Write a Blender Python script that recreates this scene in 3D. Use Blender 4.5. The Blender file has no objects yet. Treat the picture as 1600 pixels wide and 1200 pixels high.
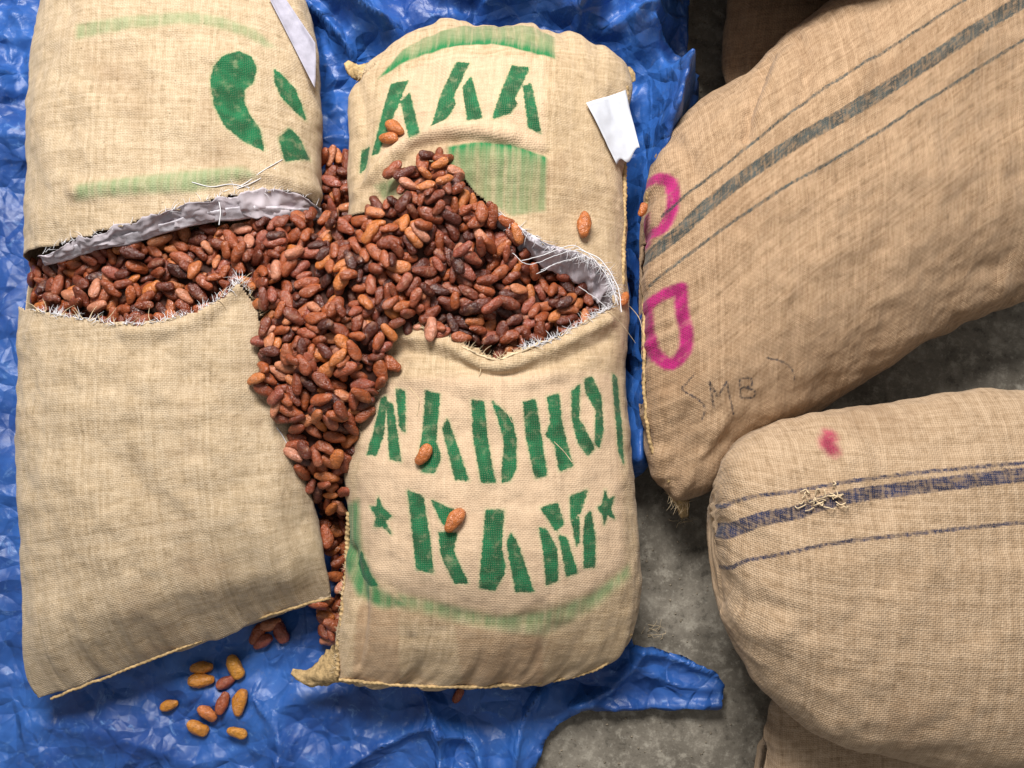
import bpy, math, random
import numpy as np
from mathutils import Vector, Matrix, Euler
from mathutils.bvhtree import BVHTree

random.seed(7)
rng = np.random.default_rng(11)
scene = bpy.context.scene
COL = scene.collection

# ------------------------------------------------------------------ camera
F_PX, TILT, DIST, FOCUS_Z = 1280.0, math.radians(7.0), 1.28, 0.22
CAM_ROT = Euler((TILT, 0, 0)).to_matrix()
CAM_LOC = Vector((0, -math.sin(TILT) * DIST, FOCUS_Z + math.cos(TILT) * DIST))
cam_data = bpy.data.cameras.new('camera')
cam_data.sensor_width = 36.0
cam_data.lens = 36.0 * F_PX / 1600.0
cam_data.clip_start, cam_data.clip_end = 0.02, 50.0
cam = bpy.data.objects.new('camera', cam_data)
cam.location = CAM_LOC
cam.rotation_euler = (TILT, 0, 0)
COL.objects.link(cam)
scene.camera = cam

# ------------------------------------------------------------------ light
world = bpy.data.worlds.new('World')
scene.world = world
world.use_nodes = True
bg = world.node_tree.nodes['Background']
bg.inputs['Color'].default_value = (1.0, 0.985, 0.96, 1)
bg.inputs['Strength'].default_value = 0.28

def area_light(name, loc, target, size, power, color):
    d = bpy.data.lights.new(name, 'AREA')
    d.shape = 'RECTANGLE'
    d.size, d.size_y = size
    d.energy = power
    d.color = color
    o = bpy.data.objects.new(name, d)
    o.location = loc
    o.rotation_euler = (Vector(target) - Vector(loc)).to_track_quat('-Z', 'Y').to_euler()
    COL.objects.link(o)
    return o

area_light('skylight_lamp', (-0.30, 1.75, 2.45), (0.0, 0.0, 0.15), (1.2, 0.85), 142, (1.0, 0.97, 0.93))

vs = scene.view_settings
vs.view_transform = 'Standard'
vs.look = 'None'
vs.exposure = 0.0
vs.gamma = 1.0
vs.use_curve_mapping = False

# ------------------------------------------------------------------ helpers
def ray(px, py):
    d = CAM_ROT @ Vector(((px - 800.0) / F_PX, (600.0 - py) / F_PX, -1.0))
    return d.normalized()

def at(px, py, z):
    """survey point of the photograph at height z -> world position"""
    d = ray(px, py)
    t = (z - CAM_LOC.z) / d.z
    return CAM_LOC + d * t

def ats(pts, z):
    return np.array([tuple(at(x, y, z)) for x, y in pts])

def hash3(ix, iy, iz, seed):
    h = (ix * 374761393 + iy * 668265263 + iz * 2147483647 + seed * 144665) & 0xFFFFFFFF
    h = ((h ^ (h >> 13)) * 1274126177) & 0xFFFFFFFF
    h = h ^ (h >> 16)
    return (h & 0xFFFF) / 65535.0

def vnoise(x, y, z=0.0, seed=0):
    x = np.asarray(x, float); y = np.asarray(y, float); z = np.zeros_like(x) + z
    ix, iy, iz = np.floor(x).astype(np.int64), np.floor(y).astype(np.int64), np.floor(z).astype(np.int64)
    fx, fy, fz = x - ix, y - iy, z - iz
    fx, fy, fz = [f * f * f * (f * (f * 6 - 15) + 10) for f in (fx, fy, fz)]
    r = 0
    for a in (0, 1):
        for b in (0, 1):
            for c in (0, 1):
                w = (fx if a else 1 - fx) * (fy if b else 1 - fy) * (fz if c else 1 - fz)
                r = r + w * hash3(ix + a, iy + b, iz + c, seed)
    return r

def fbm(x, y, z=0.0, seed=0, octaves=4, gain=0.5):
    s, a, f, t = 0, 1.0, 1.0, 0
    for o in range(octaves):
        s = s + a * (vnoise(x * f, y * f, np.asarray(z) * f, seed + o * 17) - 0.5)
        t += a; a *= gain; f *= 2.03
    return s / t * 2

def ridged(x, y, seed=0, octaves=3):
    s, a, f, t = 0, 1.0, 1.0, 0
    for o in range(octaves):
        n = 1 - np.abs(2 * vnoise(x * f, y * f, 0.0, seed + 31 * o) - 1)
        s = s + a * n ** 2; t += a; a *= 0.5; f *= 2.1
    return s / t

def seg_dist(P, a, b):
    ab = b - a
    t = np.clip(((P - a) @ ab) / max(ab @ ab, 1e-12), 0, 1)
    return np.linalg.norm(P - (a + t[:, None] * ab), axis=1)

def line_dist(P, pts):
    d = np.full(len(P), 1e9)
    for i in range(len(pts) - 1):
        d = np.minimum(d, seg_dist(P, pts[i], pts[i + 1]))
    return d

def inside(P, poly):
    c = np.zeros(len(P), bool)
    n = len(poly)
    for i in range(n):
        x1, y1 = poly[i]; x2, y2 = poly[(i + 1) % n]
        if y1 == y2: continue
        cond = ((P[:, 1] < y1) != (P[:, 1] < y2))
        xi = x1 + (P[:, 1] - y1) / (y2 - y1) * (x2 - x1)
        c ^= cond & (P[:, 0] < xi)
    return c

def sdf(P, poly):
    """positive inside"""
    d = line_dist(P, np.vstack([poly, poly[:1]]))
    return np.where(inside(P, poly), d, -d)

def smooth01(x):
    x = np.clip(x, 0, 1)
    return x * x * (3 - 2 * x)

def catmull(keys, n):
    """keys (K,D) -> n samples along uniformly spread parameter weighted by chord"""
    K = np.asarray(keys, float)
    chord = np.maximum(np.linalg.norm(np.diff(K[:, :6], axis=0), axis=1), 1e-4) ** 0.6
    T = np.concatenate([[0], np.cumsum(chord)])
    # dense by arc
    out = []
    t = np.linspace(0, T[-1], n)
    m = np.zeros_like(K)
    for i in range(len(K)):
        if i == 0: m[i] = (K[1] - K[0]) / (T[1] - T[0])
        elif i == len(K) - 1: m[i] = (K[-1] - K[-2]) / (T[-1] - T[-2])
        else:
            d0 = (K[i] - K[i - 1]) / (T[i] - T[i - 1]); d1 = (K[i + 1] - K[i]) / (T[i + 1] - T[i])
            w0, w1 = T[i + 1] - T[i], T[i] - T[i - 1]
            m[i] = (d0 * w0 + d1 * w1) / (w0 + w1)
    for v in t:
        i = min(max(np.searchsorted(T, v) - 1, 0), len(K) - 2)
        h = T[i + 1] - T[i]; u = (v - T[i]) / h
        h00 = 2*u**3 - 3*u**2 + 1; h10 = u**3 - 2*u**2 + u; h01 = -2*u**3 + 3*u**2; h11 = u**3 - u**2
        out.append(h00 * K[i] + h10 * h * m[i] + h01 * K[i + 1] + h11 * h * m[i + 1])
    return np.array(out)

def spline2(pts, n):
    P = np.asarray(pts, float)
    if P.shape[1] < 6:
        P = np.hstack([P, np.zeros((len(P), 6 - P.shape[1]))])
    return catmull(P, n)[:, :np.asarray(pts).shape[1]]

def make_mesh(name, V, Fc, smooth=True):
    me = bpy.data.meshes.new(name)
    me.from_pydata([tuple(v) for v in V], [], [tuple(f) for f in Fc])
    if smooth:
        me.polygons.foreach_set('use_smooth', np.ones(len(me.polygons), bool))
    me.update()
    return me

def link(name, me, mat=None, parent=None):
    o = bpy.data.objects.new(name, me)
    COL.objects.link(o)
    if mat is not None: me.materials.append(mat)
    if parent is not None: o.parent = parent
    return o

def tag(o, label=None, cat=None, group=None, kind=None):
    if label: o['label'] = label
    if cat: o['category'] = cat
    if group: o['group'] = group
    if kind: o['kind'] = kind
    return o

def set_attr(me, name, arr):
    a = me.attributes.new(name, 'FLOAT', 'POINT')
    a.data.foreach_set('value', np.asarray(arr, np.float32))

# ------------------------------------------------------------------ materials
class NT:
    def __init__(self, name):
        self.m = bpy.data.materials.new(name); self.m.use_nodes = True
        self.t = self.m.node_tree; self.b = self.t.nodes['Principled BSDF']
    def n(self, kind, **kw):
        nd = self.t.nodes.new(kind)
        for k, v in kw.items(): setattr(nd, k, v)
        return nd
    def l(self, a, b): self.t.links.new(a, b)
    def val(self, sock, v):
        if hasattr(v, 'links') or hasattr(v, 'is_linked'): self.l(v, sock)
        else: sock.default_value = v
    def math(self, op, a, b=0.0, clamp=False):
        nd = self.n('ShaderNodeMath', operation=op, use_clamp=clamp)
        self.val(nd.inputs[0], a); self.val(nd.inputs[1], b)
        return nd.outputs[0]
    def mix(self, fac, a, b, mode='MIX'):
        nd = self.n('ShaderNodeMix', data_type='RGBA', blend_type=mode)
        self.val(nd.inputs[0], fac); self.val(nd.inputs[6], a); self.val(nd.inputs[7], b)
        return nd.outputs[2]
    def noise(self, vec, scale, detail=3, rough=0.55, dist=0.0):
        nd = self.n('ShaderNodeTexNoise')
        if vec is not None: self.l(vec, nd.inputs['Vector'])
        nd.inputs['Scale'].default_value = scale; nd.inputs['Detail'].default_value = detail
        nd.inputs['Roughness'].default_value = rough; nd.inputs['Distortion'].default_value = dist
        return nd.outputs['Fac']
    def ramp(self, fac, lo, hi):
        nd = self.n('ShaderNodeMapRange', interpolation_type='SMOOTHSTEP')
        self.l(fac, nd.inputs['Value'])
        nd.inputs['From Min'].default_value = lo; nd.inputs['From Max'].default_value = hi
        return nd.outputs['Result']
    def attr(self, name):
        return self.n('ShaderNodeAttribute', attribute_name=name).outputs['Fac']
    def bump(self, height, strength, dist=0.002, normal=None):
        nd = self.n('ShaderNodeBump'); nd.inputs['Strength'].default_value = strength
        nd.inputs['Distance'].default_value = dist; self.l(height, nd.inputs['Height'])
        if normal is not None: self.l(normal, nd.inputs['Normal'])
        return nd.outputs['Normal']

def c4(c): return (c[0], c[1], c[2], 1.0)

def burlap(name, light, dark, ink=None, ink2=None, wash=None, thread=0.0054, weave_k=1.0, stain=(0.24, 0.14, 0.075), stain_amt=0.45, soft=0.0, woven=False, pale=False, pen=None):
    g = NT(name)
    uv = g.n('ShaderNodeUVMap', uv_map='cloth').outputs['UV']
    geo = g.n('ShaderNodeTexCoord').outputs['Object']
    warp = g.noise(uv, 40, 2)
    sep = g.n('ShaderNodeSeparateXYZ'); g.l(uv, sep.inputs[0])
    wob = g.math('MULTIPLY', g.math('SUBTRACT', warp, 0.5), 0.006)
    su = g.math('SINE', g.math('MULTIPLY', g.math('ADD', sep.outputs[0], wob), 2 * math.pi / thread))
    sv = g.math('SINE', g.math('MULTIPLY', g.math('ADD', sep.outputs[1], wob), 2 * math.pi / thread))
    # over-under weave: product flips which thread is on top
    cross = g.math('MULTIPLY', su, sv)
    ribs = g.math('MULTIPLY', g.math('ADD', g.math('ABSOLUTE', su), g.math('ABSOLUTE', sv)), 0.5)
    hgt = g.math('ADD', g.math('MULTIPLY', cross, 0.35), ribs)
    # slubs: uneven yarn along both directions
    def stretched(sx, sy, scale):
        mp = g.n('ShaderNodeMapping'); g.l(uv, mp.inputs['Vector']); mp.inputs['Scale'].default_value = (sx, sy, 1)
        return g.noise(mp.outputs[0], scale, 3, 0.6)
    sl1 = stretched(1.0, 0.22, 230); sl2 = stretched(0.22, 1.0, 230)
    slub = g.math('MULTIPLY', g.math('ADD', sl1, sl2), 0.5)
    fine = g.noise(uv, 420, 2, 0.7)
    big = g.noise(geo, 5.5, 4, 0.6, 0.4)
    mid = g.noise(geo, 26, 3, 0.6)
    def yarn(axis):
        wn = g.n('ShaderNodeTexWhiteNoise', noise_dimensions='1D')
        g.l(g.math('FLOOR', g.math('MULTIPLY', g.math('ADD', sep.outputs[axis], wob), 1 / thread)), wn.inputs['W'])
        return wn.outputs['Value']
    yarns = g.math('ADD', g.math('MULTIPLY', yarn(0), 0.5), g.math('MULTIPLY', yarn(1), 0.5))
    tone = g.math('ADD', g.math('MULTIPLY', slub, 0.82), g.math('MULTIPLY', yarns, 0.18))
    col = g.mix(g.ramp(tone, 0.34, 0.66), c4(dark), c4(light))
    col = g.mix(g.math('MULTIPLY', g.ramp(tone, 0.42, 0.30), 0.5), col, c4([x * 0.5 for x in dark]))
    col = g.mix(g.math('MULTIPLY', g.ramp(hgt, 0.75, 0.1), 0.42 * weave_k), col, c4([x * 0.42 for x in dark]))
    col = g.mix(g.math('MULTIPLY', g.ramp(big, 0.52, 0.75), stain_amt), col, c4(stain))
    col = g.mix(g.math('MULTIPLY', g.ramp(mid, 0.55, 0.8), 0.18), col, c4([min(1, x * 1.3) for x in light]))
    col = g.mix(g.math('MULTIPLY', g.ramp(fine, 0.62, 0.8), 0.35), col, c4([x * 0.55 for x in dark]))
    # dark jute specks
    vor = g.n('ShaderNodeTexVoronoi', feature='F1'); g.l(uv, vor.inputs['Vector']); vor.inputs['Scale'].default_value = 30
    speck = g.ramp(vor.outputs['Distance'], 0.07, 0.03)
    col = g.mix(g.math('MULTIPLY', speck, 0.45), col, c4([0.10, 0.06, 0.03]))
    edge_n = g.math('MULTIPLY', g.math('SUBTRACT', g.noise(uv, 170, 4, 0.75), 0.5), 0.009)
    patchy = g.ramp(g.noise(uv, 60, 4, 0.65), 0.22, 0.50)
    gap = g.ramp(hgt, 0.05, 0.55)
    if pale:
        col = g.mix(g.math('MULTIPLY', g.attr('pale'), 0.42), col, c4((0.74, 0.53, 0.38)))
        col = g.mix(g.math('MULTIPLY', g.attr('brown_bands'), 0.55), col, c4((0.33, 0.19, 0.11)))  # brown bands at the lower end of the sack
    if wash is not None:
        w = g.attr('wash')
        streak = stretched(1.0, 0.05, 90)
        f = g.math('MULTIPLY', w, g.math('ADD', g.math('MULTIPLY', g.ramp(streak, 0.30, 0.62), 0.55), 0.6))
        f = g.math('MULTIPLY', f, g.math('ADD', g.math('MULTIPLY', gap, 0.35), 0.65), True)
        col = g.mix(f, col, c4(wash))
    for nm, inkc in (('ink', ink), ('ink2', ink2), ('ink3', pen)):
        if inkc is None: continue
        a = g.attr(nm)
        sf = soft if nm == 'ink' else 0.0
        if nm == 'ink' and not soft:
            col = g.mix(g.math('MULTIPLY', g.ramp(a, -0.007, 0.0), 0.30), col, c4((0.28, 0.42, 0.19)))
            a = g.math('ADD', a, 0.0016)
        f = g.ramp(g.math('ADD', a, edge_n), -0.0012 - sf, 0.0016 + sf)
        f = g.math('MULTIPLY', f, g.math('ADD', g.math('MULTIPLY', patchy, 0.40), 0.58))
        wg = 0.75 if (woven and nm == 'ink2') else 0.36
        f = g.math('MULTIPLY', f, g.math('ADD', g.math('MULTIPLY', gap, wg), 1 - wg))
        if woven and nm == 'ink2': f = g.math('MULTIPLY', f, g.math('ADD', g.math('MULTIPLY', g.ramp(slub, 0.36, 0.56), 0.7), 0.3))
        ic = g.mix(g.ramp(g.noise(uv, 35, 3), 0.3, 0.7), c4([x * 0.55 for x in inkc]), c4([x * 1.2 for x in inkc]))
        col = g.mix(f, col, ic)
    g.l(col, g.b.inputs['Base Color'])
    g.b.inputs['Roughness'].default_value = 0.92
    g.b.inputs['Specular IOR Level'].default_value = 0.12
    g.b.inputs['Sheen Weight'].default_value = 0.12
    hh = g.math('ADD', g.math('MULTIPLY', hgt, 0.5), g.math('MULTIPLY', slub, 1.1))
    n1 = g.bump(hh, 0.55 * weave_k, 0.0022)
    n2 = g.bump(g.noise(geo, 45, 4, 0.6), 0.35, 0.004, n1)
    g.l(n2, g.b.inputs['Normal'])
    return g.m

GREEN = (0.003, 0.125, 0.048)
M_MAIN = burlap('burlap_golden', (0.66, 0.50, 0.325), (0.46, 0.33, 0.195), ink=GREEN, wash=(0.018, 0.185, 0.060), pale=True)
M_LEFT = burlap('burlap_straw', (0.65, 0.51, 0.35), (0.46, 0.34, 0.21), ink=GREEN, wash=(0.10, 0.28, 0.11))
M_RIGHT = burlap('burlap_tan', (0.53, 0.36, 0.225), (0.33, 0.21, 0.12), ink=(0.40, 0.012, 0.15), ink2=(0.048, 0.068, 0.070), thread=0.0060, weave_k=1.15, soft=0.0024, woven=True, pen=(0.05, 0.045, 0.05))
M_BACK = burlap('burlap_brown_shade', (0.42, 0.27, 0.165), (0.26, 0.16, 0.095), thread=0.0060)  # brown darkened to put the shade of the top right into the colour
M_LOW = burlap('burlap_tan_blue', (0.59, 0.43, 0.285), (0.39, 0.265, 0.16), ink=(0.45, 0.05, 0.11), ink2=(0.018, 0.026, 0.070), thread=0.0062, weave_k=1.3, soft=0.006, woven=True)
M_UNDER = burlap('burlap_plain', (0.52, 0.38, 0.26), (0.35, 0.24, 0.15))

def simple(name, col, rough=0.6, spec=0.4, noise_scale=None, var=0.25, bump=0.0, bscale=200, transmission=0.0, alpha=None):
    g = NT(name)
    geo = g.n('ShaderNodeTexCoord').outputs['Object']
    c = c4(col)
    if noise_scale:
        c = g.mix(g.ramp(g.noise(geo, noise_scale, 4, 0.6), 0.3, 0.7), c4([x * (1 - var) for x in col]), c4([min(1, x * (1 + var)) for x in col]))
        g.l(c, g.b.inputs['Base Color'])
    else:
        g.b.inputs['Base Color'].default_value = c
    g.b.inputs['Roughness'].default_value = rough
    g.b.inputs['Specular IOR Level'].default_value = spec
    if transmission: g.b.inputs['Transmission Weight'].default_value = transmission
    if alpha is not None: g.b.inputs['Alpha'].default_value = alpha
    if bump:
        g.l(g.bump(g.noise(geo, bscale, 3), bump, 0.002), g.b.inputs['Normal'])
    return g.m

M_PAPER = simple('paper', (0.60, 0.62, 0.68), 0.8, 0.2, 30, 0.06, 0.25, 60)
M_PAPER_GREY = simple('paper_lilac', (0.40, 0.385, 0.46), 0.7, 0.25, 40, 0.15, 0.3, 90)
M_FIBRE = simple('plastic_fibre', (0.80, 0.79, 0.82), 0.5, 0.4)
M_JUTE_FIBRE = simple('jute_fibre', (0.66, 0.52, 0.34), 0.85, 0.15, 60, 0.3)
M_LINER = simple('liner_film', (0.56, 0.50, 0.54), 0.5, 0.3, 25, 0.18, 0.25, 40)
M_LINER_W = simple('liner_white', (0.60, 0.56, 0.61), 0.42, 0.5, 60, 0.35, 0.5, 90)
M_SEAM = simple('jute_seam', (0.46, 0.32, 0.16), 0.9, 0.1, 120, 0.4, 0.6, 320)

def tarp_material():
    g = NT('blue_tarpaulin')
    geo = g.n('ShaderNodeTexCoord').outputs['Object']
    big = g.noise(geo, 6, 4, 0.6, 0.5)
    scuff = g.noise(geo, 38, 5, 0.7, 1.2)
    col = g.mix(g.ramp(big, 0.3, 0.7), c4((0.013, 0.056, 0.245)), c4((0.030, 0.125, 0.43)))
    col = g.mix(g.math('MULTIPLY', g.ramp(scuff, 0.56, 0.78), 0.70), col, c4((0.17, 0.33, 0.66)))
    dust = g.noise(geo, 90, 3, 0.7)
    col = g.mix(g.math('MULTIPLY', g.ramp(dust, 0.55, 0.8), 0.30), col, c4((0.20, 0.24, 0.32)))
    g.l(col, g.b.inputs['Base Color'])
    g.b.inputs['Roughness'].default_value = 0.42
    g.b.inputs['Specular IOR Level'].default_value = 0.5
    sep = g.n('ShaderNodeSeparateXYZ'); g.l(geo, sep.inputs[0])
    w = g.math('MULTIPLY', g.math('SINE', g.math('MULTIPLY', sep.outputs[0], 1700)), g.math('SINE', g.math('MULTIPLY', sep.outputs[1], 1700)))
    n1 = g.bump(w, 0.10, 0.0008)
    def crease(scale):
        v = g.n('ShaderNodeTexVoronoi', feature='DISTANCE_TO_EDGE'); v.inputs['Scale'].default_value = scale
        ad = g.n('ShaderNodeMix', data_type='VECTOR'); ad.inputs[0].default_value = 0.06
        nz = g.n('ShaderNodeTexNoise'); nz.inputs['Scale'].default_value = 7; nz.inputs['Detail'].default_value = 3; g.l(geo, nz.inputs['Vector'])
        g.l(geo, ad.inputs[4]); g.l(nz.outputs['Color'], ad.inputs[5]); g.l(ad.outputs[1], v.inputs['Vector'])
        return v.outputs['Distance']
    n1 = g.bump(crease(6), 0.65, 0.06, n1)
    n1 = g.bump(crease(15), 0.65, 0.03, n1)
    n1 = g.bump(crease(38), 0.35, 0.008, n1)
    n1 = g.bump(g.noise(geo, 160, 3, 0.7), 0.25, 0.002, n1)
    n2 = g.bump(g.noise(geo, 22, 3, 0.5, 0.3), 0.25, 0.006, n1)
    g.l(n2, g.b.inputs['Normal'])
    return g.m
M_TARP = tarp_material()

def floor_material():
    g = NT('worn_concrete')
    geo = g.n('ShaderNodeTexCoord').outputs['Object']
    a = g.noise(geo, 7, 6, 0.65, 0.3); b = g.noise(geo, 34, 7, 0.75); c = g.noise(geo, 260, 3, 0.7)
    col = g.mix(g.ramp(a, 0.3, 0.7), c4((0.115, 0.099, 0.077)), c4((0.235, 0.208, 0.168)))
    col = g.mix(g.math('MULTIPLY', g.ramp(b, 0.48, 0.66), 0.75), col, c4((0.38, 0.345, 0.285)))
    col = g.mix(g.math('MULTIPLY', g.ramp(g.noise(geo, 95, 5, 0.8), 0.55, 0.68), 0.5), col, c4((0.42, 0.39, 0.33)))
    col = g.mix(g.math('MULTIPLY', g.ramp(b, 0.46, 0.34), 0.7), col, c4((0.06, 0.052, 0.04)))
    col = g.mix(g.math('MULTIPLY', g.ramp(c, 0.6, 0.8), 0.35), col, c4((0.05, 0.045, 0.04)))
    g.l(col, g.b.inputs['Base Color'])
    g.b.inputs['Roughness'].default_value = 0.85
    n1 = g.bump(b, 0.5, 0.004); n2 = g.bump(c, 0.4, 0.0015, n1)
    g.l(n2, g.b.inputs['Normal'])
    return g.m

BEAN_RAMP = [(0.0, (0.060, 0.014, 0.009)), (0.18, (0.125, 0.026, 0.013)), (0.40, (0.235, 0.050, 0.018)), (0.62, (0.38, 0.092, 0.026)),
             (0.75, (0.29, 0.070, 0.042)), (0.88, (0.56, 0.170, 0.036)), (1.0, (0.54, 0.22, 0.135))]
def bean_material(name, source, ramp=BEAN_RAMP):
    g = NT(name)
    if source == 'object': 
        sp = g.n('ShaderNodeSeparateColor'); g.l(g.n('ShaderNodeObjectInfo').outputs['Color'], sp.inputs[0]); r = sp.outputs[0]
    else: r = g.attr('tone')
    geo = g.n('ShaderNodeNewGeometry').outputs['Position']
    cr = g.n('ShaderNodeValToRGB')
    e = cr.color_ramp.elements
    e[0].position, e[0].color = ramp[0][0], c4(ramp[0][1]); e[1].position, e[1].color = ramp[-1][0], c4(ramp[-1][1])
    for p, c in ramp[1:-1]:
        k = e.new(p); k.color = c4(c)
    g.l(r, cr.inputs[0])
    col = g.mix(g.math('MULTIPLY', g.ramp(g.noise(geo, 130, 4, 0.65), 0.42, 0.72), 0.38), cr.outputs[0], c4((0.055, 0.014, 0.009)))
    col = g.mix(g.math('MULTIPLY', g.ramp(g.noise(geo, 75, 3, 0.6), 0.52, 0.75), 0.36), col, c4((0.56, 0.27, 0.16)))
    g.l(col, g.b.inputs['Base Color'])
    rr = g.n('ShaderNodeMapRange'); g.l(g.noise(geo, 110, 3, 0.6), rr.inputs['Value']); rr.inputs['From Min'].default_value = .3; rr.inputs['From Max'].default_value = .7; rr.inputs['To Min'].default_value = .20; rr.inputs['To Max'].default_value = .42
    g.l(rr.outputs['Result'], g.b.inputs['Roughness'])
    g.b.inputs['Specular IOR Level'].default_value = 0.65
    wv = g.bump(g.noise(geo, 420, 2, 0.6, 1.0), 0.35, 0.0012)
    g.l(g.bump(g.noise(geo, 150, 3, 0.65, 1.2), 0.75, 0.0042, wv), g.b.inputs['Normal'])
    return g.m
M_BEAN = bean_material('bean_skin', 'object')
M_BEANS = bean_material('bean_skin_heap', 'attr')
M_BEAN_GOLD = bean_material('bean_skin_amber', 'object', [(0.0, (0.40, 0.11, 0.02)), (0.5, (0.62, 0.25, 0.03)), (1.0, (0.70, 0.36, 0.05))])
M_CORE = simple('bean_gap_shade', (0.05, 0.02, 0.014), 0.8, 0.2, 60, 0.5)

# ------------------------------------------------------------------ the floor
def build_floor():
    n = 90
    xs = np.linspace(-2.6, 2.6, n); ys = np.linspace(-2.2, 2.6, n)
    X, Y = np.meshgrid(xs, ys)
    Z = fbm(X * 3, Y * 3, 0, 5, 3) * 0.0015 - 0.002
    V = np.stack([X, Y, Z], -1).reshape(-1, 3)
    Fc = [(j*n+i, j*n+i+1, (j+1)*n+i+1, (j+1)*n+i) for j in range(n-1) for i in range(n-1)]
    o = link('floor', make_mesh('floor', V, Fc), floor_material())
    tag(o, kind='structure')
build_floor()

# ------------------------------------------------------------------ sacks
class Sack:
    """A filled sack: lofted pillow sections between two edge lines.
    sections: (left px, right px, edge height, fullness)"""
    def __init__(self, name, sections, top, base, label, mat, step=0.0034, power=2.2, wr=0.006, seed=0, group='filled jute sacks'):
        self.seed = seed
        keys = []
        for (lp, rp, ze, f) in sections:
            a, b = at(lp[0], lp[1], ze), at(rp[0], rp[1], ze)
            keys.append([a.x, a.y, a.z, b.x, b.y, b.z, f])
        keys = np.array(keys)
        length = np.sum(np.linalg.norm(np.diff((keys[:, :3] + keys[:, 3:6]) / 2, axis=0), axis=1))
        nS = max(int(length / step), 24)
        S = catmull(keys, nS)
        A, B, f = S[:, :3], S[:, 3:6], np.clip(S[:, 6], 0.01, 1.2)
        w = np.linalg.norm(B - A, axis=1)
        nT = max(int(w.max() * 1.25 / step), 24)
        nB = nT // 4
        M = (A + B) / 2; W = (B - A) / 2
        zE = M[:, 2]
        up = f * (top - zE); dn = f * (zE - base)
        th = np.linspace(math.pi, 0, 500)
        cx = np.sign(np.cos(th)) * np.abs(np.cos(th)) ** (2 / power); sz = np.abs(np.sin(th)) ** (2 / power)
        P = np.zeros((nS, nT + nB, 3)); U = np.zeros((nS, nT + nB))
        for i in range(nS):
            hw = w[i] / 2
            arc = np.concatenate([[0], np.cumsum(np.hypot(np.diff(cx * hw), np.diff(sz * up[i])))])
            q = np.linspace(0, arc[-1], nT)
            ci = np.interp(q, arc, cx); si = np.interp(q, arc, sz)
            P[i, :nT] = M[i] + W[i] * ci[:, None]; P[i, :nT, 2] = M[i, 2] + W[i, 2] * ci + si * up[i]
            U[i, :nT] = q - arc[-1] / 2
            arc2 = np.concatenate([[0], np.cumsum(np.hypot(np.diff(cx * hw), np.diff(sz * dn[i])))])
            q2 = np.linspace(arc2[-1], 0, nB + 2)[1:-1]
            c2 = np.interp(q2, arc2, cx); s2 = np.interp(q2, arc2, sz)
            P[i, nT:] = M[i] + W[i] * c2[:, None]; P[i, nT:, 2] = M[i, 2] + W[i, 2] * c2 - s2 * dn[i]
            U[i, nT:] = arc[-1] / 2 + (arc2[-1] - q2)
        self.P, self.U, self.nS, self.nT, self.nC = P, U, nS, nT, nT + nB
        sl = np.concatenate([[0], np.cumsum(np.linalg.norm(np.diff(M, axis=0), axis=1))])
        self.Vv = np.repeat(sl[:, None], self.nC, 1)
        self.name, self.label, self.mat, self.group = name, label, mat, group
        self.fs = f
        # overall cloth unevenness
        fade = np.clip(f, 0.15, 1)[:, None]
        n = fbm(P[..., 0] * 7, P[..., 1] * 7, P[..., 2] * 7, seed, 3) * wr * 1.5 + fbm(P[..., 0] * 22, P[..., 1] * 22, P[..., 2] * 22, seed + 5, 3) * wr * 0.5
        n = n + fbm(P[..., 0] * 48, P[..., 1] * 48, P[..., 2] * 48, seed + 9, 2) * 0.0016
        n = n * fade
        # puckers pulled by the end seams
        n = n + ((1 - np.clip(f, 0, 1)) ** 0.8)[:, None] * 0.010 * fbm(U * 34, self.Vv * 5, 0, seed + 13, 2)
        self.push(n)
        self.refresh()
    def normals(self):
        P = self.P
        ds = np.gradient(P, axis=0)
        dt = np.roll(P, -1, 1) - np.roll(P, 1, 1)
        n = np.cross(dt, ds); n /= np.maximum(np.linalg.norm(n, axis=2, keepdims=True), 1e-9)
        # outward = up on the top
        if n[self.nS // 2, self.nT // 2, 2] < 0: n = -n
        return n
    def push(self, d):
        self.P = self.P + self.normals() * d[..., None]
    def refresh(self):
        V = self.P.reshape(-1, 3)
        nC = self.nC
        self.faces = np.array([(i*nC+j, i*nC+(j+1) % nC, (i+1)*nC+(j+1) % nC, (i+1)*nC+j) for i in range(self.nS-1) for j in range(nC)])
        self.bvh = BVHTree.FromPolygons([Vector(v) for v in V], [tuple(int(k) for k in q) for q in self.faces])
        nT = self.nT; caps = []
        for r in (0, self.nS - 1):      # sew the open ends shut: top edge to bottom edge
            b0 = [r*nC + nT - 1 - int(round(k)) for k in np.linspace(0, nT - 1, nC - nT + 2)]
            b1 = [r*nC + nT - 1] + [r*nC + k for k in range(nT, nC)] + [r*nC]
            for k in range(len(b0) - 1):
                lo, hi = b0[k + 1], b0[k]
                caps.append(tuple(range(lo, hi + 1)) + tuple(x for x in (b1[k], b1[k + 1]) if x not in range(lo, hi + 1)))
        self.caps = [c for c in caps if len(c) > 2]
    def on(self, px, py, lift=0.0):
        hit, nor, _, _ = self.bvh.ray_cast(CAM_LOC, ray(px, py))
        if hit is None: return at(px, py, 0.13)
        if nor.dot(ray(px, py)) > 0: nor = -nor
        return hit + nor * lift
    def ons(self, pts, lift=0.0):
        return np.array([tuple(self.on(x, y, lift)) for x, y in pts])
    def topxy(self):
        return self.P[:, :self.nT, :2].reshape(-1, 2)
    def crease(self, pts, depth, width, soft=None):
        """fold line pressed into (negative) or raised out of (positive) the top cloth"""
        L = spline2(self.ons(pts)[:, :2], 40)
        d = line_dist(self.topxy(), L).reshape(self.nS, self.nT)
        D = np.zeros((self.nS, self.nC)); D[:, :self.nT] = depth * np.exp(-(d / width) ** 2)
        self.push(D)
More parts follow.
